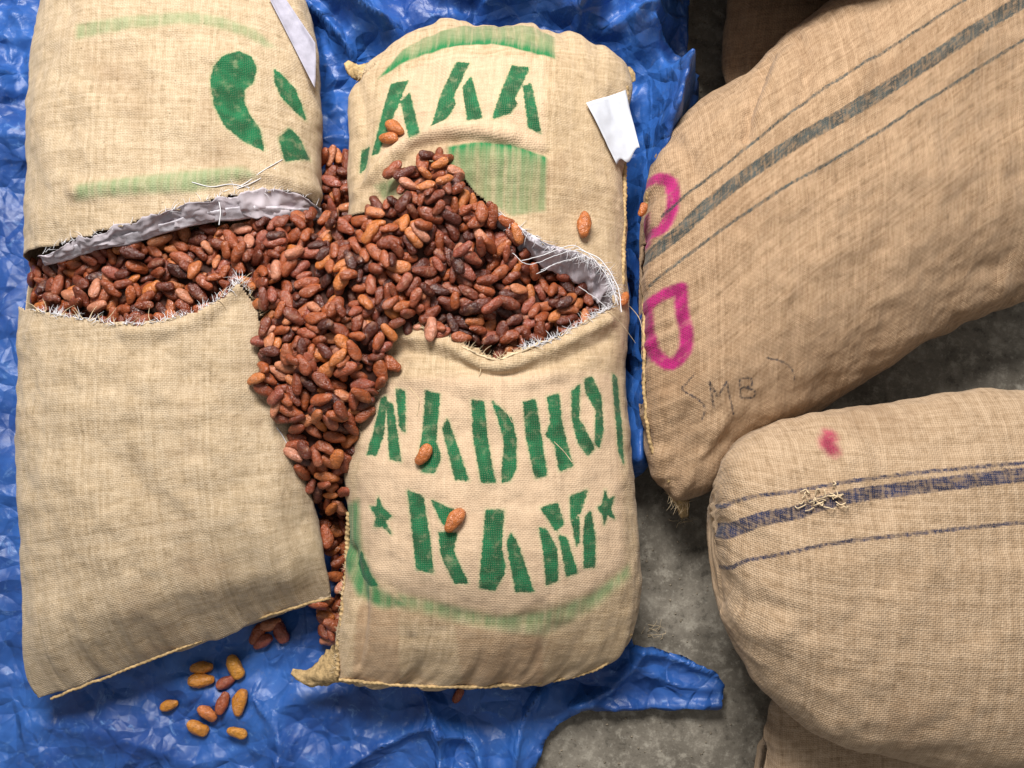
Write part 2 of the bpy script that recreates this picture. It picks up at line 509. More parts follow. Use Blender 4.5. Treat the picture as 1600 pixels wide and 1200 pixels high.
    def dent(self, px, py, rad, depth):
        c = np.array(self.on(px, py))[:2]
        d = np.linalg.norm(self.topxy() - c, axis=1).reshape(self.nS, self.nT)
        D = np.zeros((self.nS, self.nC)); D[:, :self.nT] = depth * np.exp(-(d / rad) ** 2)
        self.push(D)
    def ink_polys(self, polys, lines=()):
        XY = self.topxy(); out = np.full(len(XY), -0.05)
        for p in polys:
            q = self.ons(p)[:, :2]
            near = (XY[:, 0] > q[:, 0].min() - .02) & (XY[:, 0] < q[:, 0].max() + .02) & (XY[:, 1] > q[:, 1].min() - .02) & (XY[:, 1] < q[:, 1].max() + .02)
            if near.any(): out[near] = np.maximum(out[near], sdf(XY[near], q))
        for pts, r in lines:
            q = self.ons(pts)[:, :2]
            if len(q) > 2: q = spline2(q, 6 * len(q))
            d = line_dist(XY, q)
            out = np.maximum(out, r - d)
        full = np.full((self.nS, self.nC), -0.05); full[:, :self.nT] = out.reshape(self.nS, self.nT)
        return full.reshape(-1)
    def wash_field(self, items):
        """items: (poly, dark side line or None, strength, softness)"""
        XY = self.topxy(); out = np.zeros(len(XY))
        for poly, line, k, soft in items:
            q = self.ons(poly)[:, :2]
            s = smooth01(sdf(XY, q) / soft + 0.5)
            if line is not None:
                d = line_dist(XY, self.ons(line)[:, :2])
                s = s * (0.50 + 0.62 * np.exp(-d / 0.016))
            out = np.maximum(out, s * k)
        full = np.zeros((self.nS, self.nC)); full[:, :self.nT] = out.reshape(self.nS, self.nT)
        return full.reshape(-1)
    def build(self, attrs=None, opening=None, body='cloth_body'):
        V = self.P.reshape(-1, 3)
        Fc = self.faces
        if opening is not None:
            q = self.ons(opening)[:, :2]
            j = Fc % self.nC
            istop = (j.max(axis=1) < self.nT)
            cen = V[Fc].mean(axis=1)[:, :2]
            jit = np.stack([fbm(cen[:, 0] * 55, cen[:, 1] * 55, 0, 3, 2), fbm(cen[:, 0] * 55, cen[:, 1] * 55, 9, 4, 2)], 1) * 0.004
            cut = istop & inside(cen + jit, q)
            Fc = Fc[~cut]
        used = np.zeros(len(V), bool); used[Fc.reshape(-1)] = True
        idx = np.cumsum(used) - 1
        root = bpy.data.objects.new(self.name, None)
        COL.objects.link(root)
        base = Vector((float(V[:, 0].mean()), float(V[:, 1].mean()), float(V[:, 2].min())))
        root.location = base
        tag(root, self.label, 'sack', self.group)
        self.root, self.base = root, base
        me = make_mesh(body, V[used] - np.array(base), [tuple(q) for q in idx[Fc]] + [tuple(int(idx[k]) for k in c) for c in self.caps if used[list(c)].all()])
        uv = me.uv_layers.new(name='cloth')
        li = np.zeros(len(me.loops), np.int32); me.loops.foreach_get('vertex_index', li)
        Uu = np.stack([self.U.reshape(-1)[used], self.Vv.reshape(-1)[used]], 1)[li]
        uv.data.foreach_set('uv', Uu.astype(np.float32).reshape(-1))
        for nm, arr in (attrs or {}).items(): set_attr(me, nm, arr[used])
        o = link(body, me, self.mat, root)
        sm = o.modifiers.new('cloth_thickness', 'SOLIDIFY'); sm.thickness = 0.0016; sm.offset = -1
        self.body = o
        return root
    def part(self, name, V, Fc, mat, smooth=True, thick=0.0):
        me = make_mesh(name, np.asarray(V) - np.array(self.base), Fc, smooth)
        o = link(name, me, mat, self.root)
        if thick:
            s = o.modifiers.new('thickness', 'SOLIDIFY'); s.thickness = thick; s.offset = 0
        return o

def tube(V, Fc, pts, r, sides=4, taper=True):
    pts = np.asarray(pts, float); n = len(pts); b = len(V)
    T = np.gradient(pts, axis=0); T /= np.maximum(np.linalg.norm(T, axis=1, keepdims=True), 1e-9)
    for i in range(n):
        ref = np.array([0, 0, 1.0]) if abs(T[i, 2]) < 0.9 else np.array([1.0, 0, 0])
        u = np.cross(T[i], ref); u /= np.linalg.norm(u); v = np.cross(T[i], u)
        rr = r * ((1 - 0.75 * (i / (n - 1))) if taper else 1)
        for k in range(sides):
            a = 2 * math.pi * k / sides
            V.append(pts[i] + rr * (math.cos(a) * u + math.sin(a) * v))
    for i in range(n - 1):
        for k in range(sides):
            Fc.append((b + i*sides + k, b + i*sides + (k+1) % sides, b + (i+1)*sides + (k+1) % sides, b + (i+1)*sides + k))

def fray(sack, pts_px, count, length, mat, r=0.0005, lift=0.002, out=(0, 1), spread=0.9, name='frayed_threads', curl=0.5):
    """loose threads along a cut edge"""
    L = spline2(sack.ons(pts_px, lift), 200)
    V, Fc = [], []
    for k in range(count):
        i = random.randrange(199)
        p = L[i] + np.array([random.uniform(-.002, .002), random.uniform(-.002, .002), random.uniform(-.001, .003)])
        a = math.atan2(out[1], out[0]) + random.gauss(0, spread)
        ln = length * random.uniform(0.35, 1.3)
        d = np.array([math.cos(a), math.sin(a), random.uniform(-0.1, 0.5)])
        c = np.array([-d[1], d[0], 0]) * random.gauss(0, curl)
        q = [p + d * ln * t + c * ln * t * t + np.array([0, 0, -0.4 * ln * t * t]) for t in np.linspace(0, 1, 5)]
        tube(V, Fc, q, r, 3)
    o = sack.part(name, V, Fc, mat)
    o['kind'] = 'stuff'
    return o

def rope_seam(sack, pts_px, mat, r=0.0032, lift=0.001, name='stitched_seam', n=260, jitter=0.0008, pitch=0.008):
    """whipped seam: a cord with stitch bulges"""
    L = spline2(sack.ons(pts_px, lift), n)
    s = np.concatenate([[0], np.cumsum(np.linalg.norm(np.diff(L, axis=0), axis=1))])
    L = L + np.stack([fbm(s * 60, s * 0, 0, 3, 2), fbm(s * 60, s * 0, 5, 4, 2), fbm(s * 60, s * 0, 9, 5, 2)], 1) * jitter * 2
    V, Fc = [], []
    T = np.gradient(L, axis=0); T /= np.linalg.norm(T, axis=1, keepdims=True)
    sides = 7
    for i in range(n):
        u = np.cross(T[i], [0, 0, 1.0]); u /= max(np.linalg.norm(u), 1e-6); v = np.cross(T[i], u)
        for k in range(sides):
            a = 2 * math.pi * k / sides
            rr = r * (1 + 0.22 * math.sin(s[i] / pitch * 2 * math.pi + a))
            V.append(L[i] + rr * (math.cos(a) * u + math.sin(a) * v))
    for i in range(n - 1):
        for k in range(sides):
            Fc.append((i*sides + k, i*sides + (k+1) % sides, (i+1)*sides + (k+1) % sides, (i+1)*sides + k))
    return sack.part(name, V, Fc, mat)

def ribbon(sack, a_pts, b_pts, mat, name, n=120, m=14, wr=0.004, sag=0.0, freq=60, seed=2, thick=0.0005):
    """film strip between two 3D lines"""
    A = spline2(a_pts, n); B = spline2(b_pts, n)
    V, Fc = [], []
    for i in range(n):
        for j in range(m):
            t = j / (m - 1)
            p = A[i] * (1 - t) + B[i] * t
            V.append(p)
    V = np.array(V)
    t = np.tile(np.linspace(0, 1, m), n)
    s = np.repeat(np.linspace(0, 1, n), m)
    V[:, 2] += wr * (ridged(V[:, 0] * freq, V[:, 1] * freq * 0.5, seed, 3) - 0.4) * 2 - sag * np.sin(t * math.pi)
    V[:, 1] += wr * fbm(s * 14, t * 2, 0, seed + 3, 3)
    for i in range(n - 1):
        for j in range(m - 1):
            Fc.append((i*m+j, i*m+j+1, (i+1)*m+j+1, (i+1)*m+j))
    return sack.part(name, V, Fc, mat, True, thick)

def sheet(sack, corners_px, mat, name, lift, nx=16, ny=20, curl=0.006, seed=1, notch=None, edge_z=0.16):
    """a limp piece of paper lying on the sack, corners clockwise from top left"""
    c = [np.array(q, float) for q in corners_px]
    V = []
    W4 = []
    for q in c:
        h = sack.bvh.ray_cast(CAM_LOC, ray(q[0], q[1]))[0]
        W4.append(np.array(h) if h is not None and h.z > 0.14 else np.array(at(q[0], q[1], edge_z)))
    for j in range(ny + 1):
        for i in range(nx + 1):
            u, v = i / nx, j / ny
            p = (c[0]*(1-u) + c[1]*u)*(1-v) + (c[3]*(1-u) + c[2]*u)*v
            w = (W4[0]*(1-u) + W4[1]*u)*(1-v) + (W4[3]*(1-u) + W4[2]*u)*v
            h = sack.bvh.ray_cast(CAM_LOC, ray(p[0], p[1]))[0]
            w[2] = max(w[2], h.z if h is not None else 0) + lift
            if notch: w[:2] += notch(u, v)
            w[2] += curl * (abs(u - .5) * 2) ** 2.5 * 0.8 + 0.0028 * fbm(np.array([u * 3.]), np.array([v * 3.]), 0, seed, 3)[0]
            V.append(w)
    Fc = [(j*(nx+1)+i, j*(nx+1)+i+1, (j+1)*(nx+1)+i+1, (j+1)*(nx+1)+i) for j in range(ny) for i in range(nx)]
    return sack.part(name, V, Fc, mat, True, 0.0006)

# ---- main sack
main = Sack('open_sack', [
    ((690, 36), (850, 46), 0.115, 0.05), ((628, 64), (915, 66), 0.115, 0.30), ((583, 104), (962, 92), 0.115, 0.55), ((556, 150), (983, 122), 0.115, 0.74),
    ((548, 230), (979, 220), 0.115, 0.95), ((546, 340), (977, 350), 0.115, 1.0), ((550, 480), (974, 480), 0.115, 1.0),
    ((556, 600), (972, 600), 0.115, 1.0), ((550, 700), (980, 700), 0.115, 1.0), ((548, 820), (991, 820), 0.115, 0.97),
    ((540, 920), (997, 910), 0.115, 0.84), ((532, 985), (994, 972), 0.115, 0.64), ((526, 1035), (972, 1022), 0.115, 0.38),
    ((535, 1062), (915, 1055), 0.115, 0.16), ((560, 1070), (850, 1068), 0.115, 0.05)],
    0.235, 0.012, 'golden jute sack cut open across its middle, stencilled AAA and MADHO RAM in green', M_MAIN, seed=3, step=0.0032, wr=0.008)
# shape of the cloth: pressed lip, sagging lower panel, creases
main.crease([(560, 300), (640, 222), (700, 205), (800, 215)], 0.010, 0.010)
main.crease([(590, 310), (650, 236), (720, 222), (850, 240)], -0.007, 0.009)
main.crease([(620, 545), (700, 562), (770, 585), (850, 575), (950, 530)], -0.006, 0.010)
main.crease([(620, 522), (700, 540), (770, 572), (850, 550), (950, 500)], 0.008, 0.008)
main.crease([(640, 590), (760, 605), (900, 580)], 0.004, 0.012)
main.crease([(560, 120), (570, 200), (562, 300)], -0.006, 0.012)
main.crease([(700, 70), (790, 58), (870, 85), (960, 130)], -0.003, 0.010)
main.crease([(555, 860), (570, 940), (560, 1040)], -0.009, 0.010)
main.crease([(640, 1000), (650, 1060)], -0.005, 0.014)
main.crease([(760, 985), (765, 1060)], 0.004, 0.02)
main.crease([(870, 985), (880, 1050)], -0.004, 0.016)
main.crease([(640, 930), (780, 966), (900, 945), (975, 890)], -0.003, 0.014)
main.dent(720, 820, 0.16, 0.010)
main.dent(800, 150, 0.12, 0.008)
main.refresh()

AAA = [
    [(612, 133), (637, 128), (622, 165), (606, 203), (592, 240), (583, 243), (596, 190)],
    [(627, 160), (640, 147), (655, 208), (640, 215)],
    [(714, 99), (733, 100), (708, 153), (712, 162), (702, 180), (694, 188), (675, 197), (690, 150)],
    [(724, 137), (736, 122), (753, 185), (731, 189)],
    [(800, 104), (826, 107), (803, 156), (807, 164), (798, 176), (770, 186)],
    [(817, 137), (829, 132), (844, 208), (826, 200)],
    [(564, 270), (567, 236), (578, 231), (573, 262)]]
MADHO = [
    [(597, 623), (604, 620), (600, 680), (588, 711), (575, 710), (585, 677)],
    [(605, 628), (614, 632), (627, 721), (610, 717)],
    [(620, 608), (633, 611), (633, 675), (626, 668)],
    [(666, 611), (687, 617), (681, 690), (688, 716), (678, 739), (660, 737), (654, 722), (661, 680)],
    [(692, 671), (699, 655), (705, 672), (732, 750), (712, 749)],
    [(738, 625), (756, 628), (761, 686), (773, 753), (753, 753), (741, 690)],
    [(770, 628), (798, 653), (806, 686), (806, 731), (796, 751), (785, 753), (785, 728), (789, 689), (780, 659)],
    [(818, 629), (836, 625), (854, 742), (837, 747), (823, 686)],
    [(855, 621), (872, 616), (876, 659), (894, 728), (874, 736), (867, 694), (853, 680), (861, 659)],
    [(893, 612), (905, 602), (903, 654), (915, 674), (928, 701), (918, 711), (903, 692), (894, 656)],
    [(913, 593), (924, 590), (938, 620), (941, 671), (935, 699), (929, 692), (931, 641), (915, 612)],
    [(956, 585), (962, 590), (969, 660), (973, 724), (966, 705), (960, 640)]]
RAM = [
    [(638, 767), (661, 776), (672, 845), (677, 894), (652, 889), (645, 824)],
    [(675, 782), (709, 797), (700, 822), (692, 818)],
    [(687, 832), (714, 833), (708, 860), (731, 910), (711, 910), (690, 866)],
    [(760, 797), (787, 798), (782, 854), (789, 884), (786, 899), (772, 921), (750, 917)],
    [(792, 848), (799, 833), (810, 854), (833, 923), (806, 923)],
    [(845, 794), (870, 787), (880, 818), (868, 829)],
    [(843, 826), (852, 827), (869, 857), (871, 906), (854, 913), (850, 863)],
    [(873, 836), (885, 841), (901, 894), (885, 900)],
    [(891, 776), (917, 766), (906, 800), (892, 813)],
    [(894, 815), (904, 809), (904, 848), (900, 852)],
    [(915, 806), (922, 800), (929, 842), (928, 885), (912, 886), (912, 830)]]
STARS = [
    [(592, 777), (597, 792), (613, 807), (601, 813), (612, 834), (598, 821), (586, 823), (590, 808), (580, 792), (590, 792)],
    [(945, 766), (948, 782), (958, 777), (952, 796), (959, 810), (948, 804), (943, 819), (941, 802), (933, 794), (941, 788)]]
GREEN_EDGE = [[(566, 862), (572, 880), (590, 914), (580, 915), (568, 900), (562, 880)]]
WASH = [
    ([(592, 124), (625, 84), (660, 62), (700, 47), (745, 40), (795, 42), (848, 52), (866, 60), (867, 93), (820, 81), (765, 70), (715, 73), (690, 78), (640, 95)],
     [(594, 122), (640, 94), (690, 77), (715, 72), (765, 69), (820, 80), (866, 92)], 1.0, 0.006),
    ([(700, 230), (760, 222), (800, 225), (853, 246), (852, 330), (800, 338), (750, 310), (700, 260)], [(700, 232), (760, 224), (800, 227), (853, 247)], 0.95, 0.006),
    ([(585, 290), (640, 265), (640, 300), (600, 312)], None, 0.5, 0.01),
    ([(624, 929), (701, 945), (776, 963), (851, 955), (922, 929), (980, 884), (983, 900), (932, 947), (851, 992), (792, 986), (711, 970), (630, 950)],
     [(624, 929), (701, 945), (776, 963), (851, 955), (922, 929), (980, 886)], 0.62, 0.018),
    ([(541, 790), (562, 780), (566, 860), (592, 918), (640, 945), (600, 950), (560, 930), (540, 880)], None, 0.8, 0.014)]
OPEN_MAIN = [(500, 350), (575, 332), (640, 312), (645, 262), (700, 255), (775, 335), (850, 383), (925, 408), (958, 445), (958, 476), (865, 530), (775, 560), (690, 522), (612, 508), (604, 545), (560, 560), (480, 560)]
attrs = {'ink': main.ink_polys(AAA + MADHO + RAM + STARS + GREEN_EDGE), 'wash': main.wash_field(WASH),
         'pale': main.wash_field([([(580, 600), (960, 585), (968, 700), (975, 880), (920, 925), (780, 958), (640, 925), (585, 900), (560, 780)], None, 1.0, 0.02),
                                  ([(600, 135), (690, 85), (850, 95), (850, 238), (700, 215), (590, 250)], None, 0.8, 0.012)]),
         'brown_bands': main.wash_field([([(560, 945), (624, 950), (628, 1064), (552, 1064)], None, 0.8, 0.006), ([(712, 975), (846, 992), (850, 1068), (724, 1072)], None, 0.7, 0.006), ([(600, 930), (700, 950), (700, 975), (600, 965)], None, 0.4, 0.02)])}
main.build(attrs, OPEN_MAIN)
UP_LIP = [(770, 330), (810, 356), (850, 380), (900, 396), (930, 410), (955, 440), (962, 470)]
LOW_LIP = [(606, 508), (650, 512), (690, 524), (735, 548), (775, 562), (815, 548), (865, 530), (920, 500), (958, 478)]
fray(main, LOW_LIP, 26, 0.022, M_JUTE_FIBRE, 0.0009, out=(0.5, 0.6), spread=1.3, name='unravelled_yarns', curl=0.9)
fray(main, LOW_LIP[:6], 46, 0.013, M_JUTE_FIBRE, 0.00055, out=(0.2, 1), spread=1.1)
fray(main, LOW_LIP[5:], 170, 0.013, M_FIBRE, 0.0007, out=(0.2, 1), spread=1.2, name='frayed_liner_threads')
fray(main, UP_LIP[3:], 130, 0.016, M_FIBRE, 0.0007, out=(-0.6, -0.6), spread=1.4, name='frayed_liner_threads')
fray(main, UP_LIP, 110, 0.016, M_FIBRE, 0.0006, out=(-0.3, -1), spread=1.2, name='frayed_liner_threads')
rope_seam(main, LOW_LIP[:7], M_JUTE_FIBRE, 0.0016, 0.002, 'rolled_hem', jitter=0.0014)
# torn liner film hanging at the upper lip
la = main.ons(UP_LIP, 0.0015)
lb = la.copy(); lb[:, 2] -= 0.040; lb[:, 1] -= np.array([.012, .020, .028, .034, .036, .030, .012]); lb[:, 0] += np.array([0, -.002, -.004, -.008, -.014, -.018, -.010])
film = ribbon(main, la, lb, M_LINER, 'liner_film', wr=0.008, seed=8, freq=70)
ribbon(main, la + np.array([0, .001, .0025]), la + np.array([-.003, -.007, -.004]), M_LINER_W, 'liner_edge', wr=0.003, seed=5, m=7).parent = film
# long stray strips of liner across the opening
V, Fc = [], []
for pts, r in [([(815, 408), (850, 400), (900, 385), (945, 425), (965, 475)], .0011), ([(800, 395), (822, 412), (870, 396), (905, 388)], .0009),
               ([(838, 428), (880, 405), (910, 396)], .0009), ([(845, 422), (885, 408), (912, 400)], .0007),
               ([(905, 448), (925, 462), (945, 476)], .0009), ([(905, 390), (940, 408), (966, 445), (975, 490)], .0016)]:
    w = np.array([tuple(at(x, y, 0.238)) for x, y in pts]); V, Fc = [], []
    q = spline2(w, 30); q += np.cumsum(rng.normal(0, .0007, q.shape), axis=0) * .6; tube(V, Fc, q, r * .6, 4, False)
    main.part('liner_strand', V, Fc, M_FIBRE).parent = film
# loose jute strands
V, Fc = [], []
for pts in [[(604, 512), (606, 500), (616, 497), (628, 515), (640, 520)], [(745, 560), (752, 575), (748, 590)], [(640, 605), (655, 625), (652, 650)],
            [(770, 600), (790, 640), (800, 660)], [(865, 690), (880, 705), (893, 722)], [(965, 470), (985, 480), (1000, 500), (1003, 560)]]:
    w = np.array([tuple(Vector(main.on(x, y, 0.002))) for x, y in pts]); V, Fc = [], []
    tube(V, Fc, spline2(w, 24), 0.0007, 4, False)
    main.part('loose_strand', V, Fc, M_JUTE_FIBRE)
rope_seam(main, [(980, 135), (977, 220), (975, 350), (972, 465)], M_SEAM, 0.0036, 0.0, 'stitched_seam')
rope_seam(main, [(546, 800), (541, 880), (536, 950), (528, 1020), (526, 1058)], M_SEAM, 0.0040, 0.001, 'stitched_seam')
fray(main, [(543, 860), (538, 930), (531, 1000), (525, 1050)], 60, 0.010, M_JUTE_FIBRE, 0.0005, out=(-1, 0), spread=0.9)
rope_seam(main, [(530, 1062), (600, 1068), (700, 1072), (800, 1070), (880, 1060), (950, 1035), (985, 990)], M_SEAM, 0.0026, 0.0005, 'bottom_hem')
sheet(main, [(915, 165), (976, 145), (998, 238), (962, 262)], M_PAPER, 'paper_tag', 0.006, seed=4,
      notch=lambda u, v: np.array([0, 0.007 * math.sin(u * 9) * max(0, v - .8) * 5]))

def ear(sack, pts, widths, z, mat, name='corner_ear', droop=0.0):
    """gathered corner of cloth sticking out of a sack"""
    P = spline2(np.array([tuple(at(x, y, zz)) for (x, y), zz in zip(pts, z)]), 24)
    Wd = np.interp(np.linspace(0, 1, 24), np.linspace(0, 1, len(widths)), widths)
    V, Fc = [], []
    T = np.gradient(P, axis=0); T /= np.linalg.norm(T, axis=1, keepdims=True)
    K = 14
    for i in range(24):
        u = np.cross(T[i], [0, 0, 1.0]); u /= np.linalg.norm(u); v = np.cross(u, T[i])
        for k in range(K):
            a = 2 * math.pi * k / K
            rr = Wd[i] * (1 + 0.25 * math.sin(3 * a + i * 0.3) + 0.2 * (random.random() - .5))
            V.append(P[i] + rr * math.cos(a) * u + rr * 0.45 * math.sin(a) * v)
    for i in range(23):
        for k in range(K):
            Fc.append((i*K+k, i*K+(k+1) % K, (i+1)*K+(k+1) % K, (i+1)*K+k))
    Fc.append(tuple(range(K))); Fc.append(tuple(23*K + k for k in range(K)))
    o = sack.part(name, V, Fc, mat)
    return o
ear(main, [(540, 1035), (505, 1052), (475, 1056), (456, 1049)], [.030, .022, .013, .004], [.115, .10, .09, .09], M_SEAM)
ear(main, [(950, 110), (972, 112), (984, 116), (990, 128)], [.018, .014, .009, .004], [.13, .12, .12, .115], M_SEAM)

ear(main, [(580, 118), (562, 112), (550, 106), (541, 98)], [.020, .016, .011, .005], [.12, .115, .11, .105], M_SEAM)
fray(main, [(560, 125), (575, 112), (590, 100)], 26, 0.014, M_JUTE_FIBRE, 0.0005, out=(-1, 1), spread=0.9)
# ---- left sack
left = Sack('torn_sack', [
    ((190, -75), (400, -75), 0.115, 0.10), ((115, -50), (445, -45), 0.115, 0.45), ((75, 0), (478, 5), 0.115, 0.75),
    ((60, 90), (495, 85), 0.115, 0.96), ((55, 200), (499, 200), 0.115, 1.0), ((50, 330), (500, 330), 0.115, 1.0), ((46, 470), (492, 460), 0.115, 1.0),
    ((42, 600), (487, 590), 0.115, 1.0), ((40, 760), (487, 715), 0.115, 0.95), ((38, 880), (496, 805), 0.115, 0.82), ((38, 990), (506, 865), 0.115, 0.55),
    ((44, 1060), (513, 908), 0.10, 0.22), ((60, 1090), (518, 932), 0.09, 0.05)],
    0.235, 0.012, 'straw coloured jute sack left of the open one, its torn lower flap plain and unprinted', M_LEFT, seed=21, step=0.0034, wr=0.009)
left.crease([(120, 300), (294, 285), (400, 272), (490, 300)], 0.008, 0.016)
left.crease([(100, 120), (294, 60), (420, 80)], -0.004, 0.02)
left.crease([(380, 450), (360, 560), (330, 640)], 0.004, 0.02)
left.crease([(440, 700), (420, 820), (440, 900)], 0.006, 0.025)
left.crease([(150, 700), (250, 800), (300, 960)], -0.005, 0.03)
left.crease([(200, 520), (294, 505), (372, 452)], 0.007, 0.012)
left.refresh()
LETTER_C = [
    [(372, 82), (392, 90), (400, 108), (395, 130), (382, 140), (381, 160), (390, 182), (405, 202), (412, 235), (382, 222), (352, 197), (335, 165), (330, 125), (335, 105), (350, 88)],
    [(429, 110), (440, 118), (460, 140), (472, 170), (476, 187), (462, 175), (442, 155), (430, 130)],
    [(436, 217), (452, 202), (465, 215), (482, 250), (445, 252)]]
WASH_L = [([(120, 40), (294, 20), (350, 28), (400, 48), (430, 75), (415, 75), (380, 56), (330, 42), (294, 38), (120, 62)], None, 0.42, 0.012),
          ([(120, 290), (294, 268), (380, 262), (400, 275), (300, 300), (120, 312)], None, 0.5, 0.014)]
OPEN_LEFT = [(20, 480), (20, 408), (80, 385), (140, 368), (200, 350), (294, 322), (400, 300), (470, 305), (520, 330), (520, 640), (450, 650), (412, 610), (406, 490), (375, 442), (340, 470), (294, 492), (210, 508), (140, 500), (80, 490)]
left.build({'ink': left.ink_polys(LETTER_C), 'wash': left.wash_field(WASH_L)}, OPEN_LEFT)
LOW_L = [(58, 486), (90, 492), (140, 500), (210, 508), (294, 492), (340, 470), (375, 442), (404, 485), (410, 560), (412, 610)]
UP_L = [(62, 398), (138, 370), (200, 352), (294, 322), (360, 306), (420, 300), (470, 306), (500, 325)]
fray(left, LOW_L[:7], 190, 0.012, M_FIBRE, 0.0006, out=(0.1, 1), spread=1.2)
fray(left, [(360, 455), (375, 440), (390, 460)], 30, 0.016, M_FIBRE, 0.0006, out=(0, 1), spread=0.8)
fray(left, LOW_L, 30, 0.022, M_JUTE_FIBRE, 0.0009, out=(0.5, 0.6), spread=1.3, name='unravelled_yarns', curl=0.9)
fray(left, LOW_L[6:], 40, 0.010, M_JUTE_FIBRE, 0.0005, out=(1, 0), spread=1.0)
la = left.ons(UP_L, 0.002); lb = la.copy()
lb[:, 2] -= np.array([.02, .022, .024, .024, .022, .022, .022, .022]); lb[:, 1] -= np.array([.012, .016, .020, .024, .030, .034, .030, .010])
film_l = ribbon(left, la, lb, M_LINER, 'liner_film', wr=0.011, seed=15, freq=40, m=18)
lc = lb.copy(); lc[:, 1] += 0.012; lc[:, 2] += .012; ld = lc.copy(); ld[:, 1] -= 0.014; ld[:, 2] -= 0.014
ribbon(left, lc, ld, M_LINER_W, 'liner_edge', wr=0.003, seed=19, m=8).parent = film_l
fray(left, UP_L, 70, 0.016, M_FIBRE, 0.0005, out=(0.4, 1), spread=0.7, name='frayed_liner_threads')
V, Fc = [], []
for pts in [[(350, 300), (380, 288), (410, 268), (440, 250)], [(370, 296), (400, 282), (430, 264)], [(340, 305), (345, 330), (342, 352)], [(432, 668), (440, 680), (448, 695)], [(300, 285), (330, 292), (360, 288), (390, 294)]]:
    V, Fc = [], []
    tube(V, Fc, spline2(left.ons(pts, 0.002), 20), 0.0008, 4, False)
    left.part('liner_strand', V, Fc, M_FIBRE).parent = film_l
sheet(left, [(423, 2), (448, 2), (495, 72), (494, 142)], M_PAPER_GREY, 'paper_tag', 0.005, seed=9)
rope_seam(left, [(80, 1092), (180, 1052), (294, 1008), (400, 968), (515, 934)], M_SEAM, 0.0022, 0.0, 'bottom_hem')

# ---- right sack with magenta marks
right = Sack('marked_sack', [
    ((1004, 380), (1003, 640), 0.13, 0.10), ((1010, 300), (1008, 715), 0.13, 0.34), ((1030, 228), (1045, 772), 0.13, 0.58), ((1075, 178), (1096, 772), 0.13, 0.80),
    ((1140, 136), (1152, 712), 0.13, 0.96), ((1210, 72), (1236, 658), 0.13, 1.0), ((1306, 0), (1332, 608), 0.13, 1.0),
    ((1440, -110), (1480, 512), 0.13, 1.0), ((1620, -250), (1680, 430), 0.13, 0.95)],
    0.285, 0.012, 'large tan jute sack with two magenta letters and grey stripes, right of the open sack', M_RIGHT, seed=40, step=0.0040, wr=0.010)
right.crease([(1204, 92), (1190, 130), (1172, 180), (1165, 215)], -0.014, 0.009)
right.crease([(1216, 92), (1205, 130), (1190, 180)], 0.006, 0.012)
right.crease([(1140, 185), (1135, 240), (1120, 300)], -0.005, 0.014)
right.crease([(1110, 210), (1090, 290), (1075, 360)], 0.004, 0.016)
right.crease([(1020, 690), (1080, 700), (1140, 690)], -0.006, 0.02)
right.crease([(1250, 130), (1240, 200), (1210, 270)], -0.004, 0.03)
right.crease([(1062, 772), (1090, 720), (1130, 660)], 0.007, 0.010)
right.crease([(1048, 765), (1060, 700), (1075, 640)], -0.007, 0.010)
right.crease([(1030, 740), (1030, 680), (1035, 620)], 0.005, 0.010)
right.crease([(1045, 215), (1075, 250), (1100, 300)], -0.006, 0.012)
right.crease([(1250, 60), (1262, 110), (1255, 160)], -0.007, 0.010)
right.crease([(1330, 20), (1345, 90), (1335, 180)], 0.007, 0.018)
right.crease([(1420, 300), (1380, 380), (1300, 440)], -0.004, 0.03)
right.refresh()
MAGENTA = [([(1006, 292), (1020, 281), (1034, 279), (1047, 286), (1052, 310), (1046, 338), (1032, 360), (1012, 374)], 0.0092),
           ([(1008, 340), (1006, 395)], 0.003),
           ([(1008, 480), (1038, 460), (1063, 450)], 0.0096), ([(1064, 450), (1066, 490), (1073, 522), (1069, 550), (1048, 569), (1024, 554), (1010, 525), (1006, 482)], 0.0096)]
PEN = [([(1085, 584), (1066, 606)], .0014), ([(1067, 610), (1102, 637), (1096, 657)], .0014), ([(1108, 595), (1115, 638)], .0014),
       ([(1108, 595), (1121, 621)], .0014), ([(1121, 621), (1135, 596)], .0014), ([(1135, 596), (1146, 647)], .0014), ([(1155, 592), (1158, 622)], .0014),
       ([(1157, 592), (1172, 591), (1175, 601), (1160, 606)], .0014), ([(1160, 606), (1180, 611), (1178, 620), (1158, 622)], .0014),
       ([(1198, 559), (1220, 564), (1238, 578), (1242, 595)], .0014)]
STRIPES = [([(1600, -58), (1460, 30), (1297, 132), (1240, 172), (1165, 232), (1080, 298), (1035, 338)], .0026),
           ([(1600, 0), (1460, 90), (1305, 187), (1240, 224), (1152, 284), (1100, 326), (1062, 362), (1012, 404)], .0112),
           ([(1600, 62), (1460, 150), (1302, 250), (1235, 287), (1185, 320), (1140, 350), (1080, 395), (1015, 446)], .0026)]
right.build({'ink': right.ink_polys([], MAGENTA), 'ink2': right.ink_polys([], STRIPES), 'ink3': right.ink_polys([], PEN)})
ear(right, [(1060, 745), (1062, 775), (1066, 792), (1070, 808)], [.022, .015, .011, .006], [.12, .11, .10, .095], M_SEAM)
rope_seam(right, [(1012, 300), (1007, 400), (1006, 520), (1009, 640), (1020, 705), (1045, 752)], M_SEAM, 0.0030, 0.0, 'end_seam')
fray(right, [(1045, 770), (1062, 790), (1075, 785)], 26, 0.016, M_JUTE_FIBRE, 0.0005, out=(0, -1), spread=1.2)

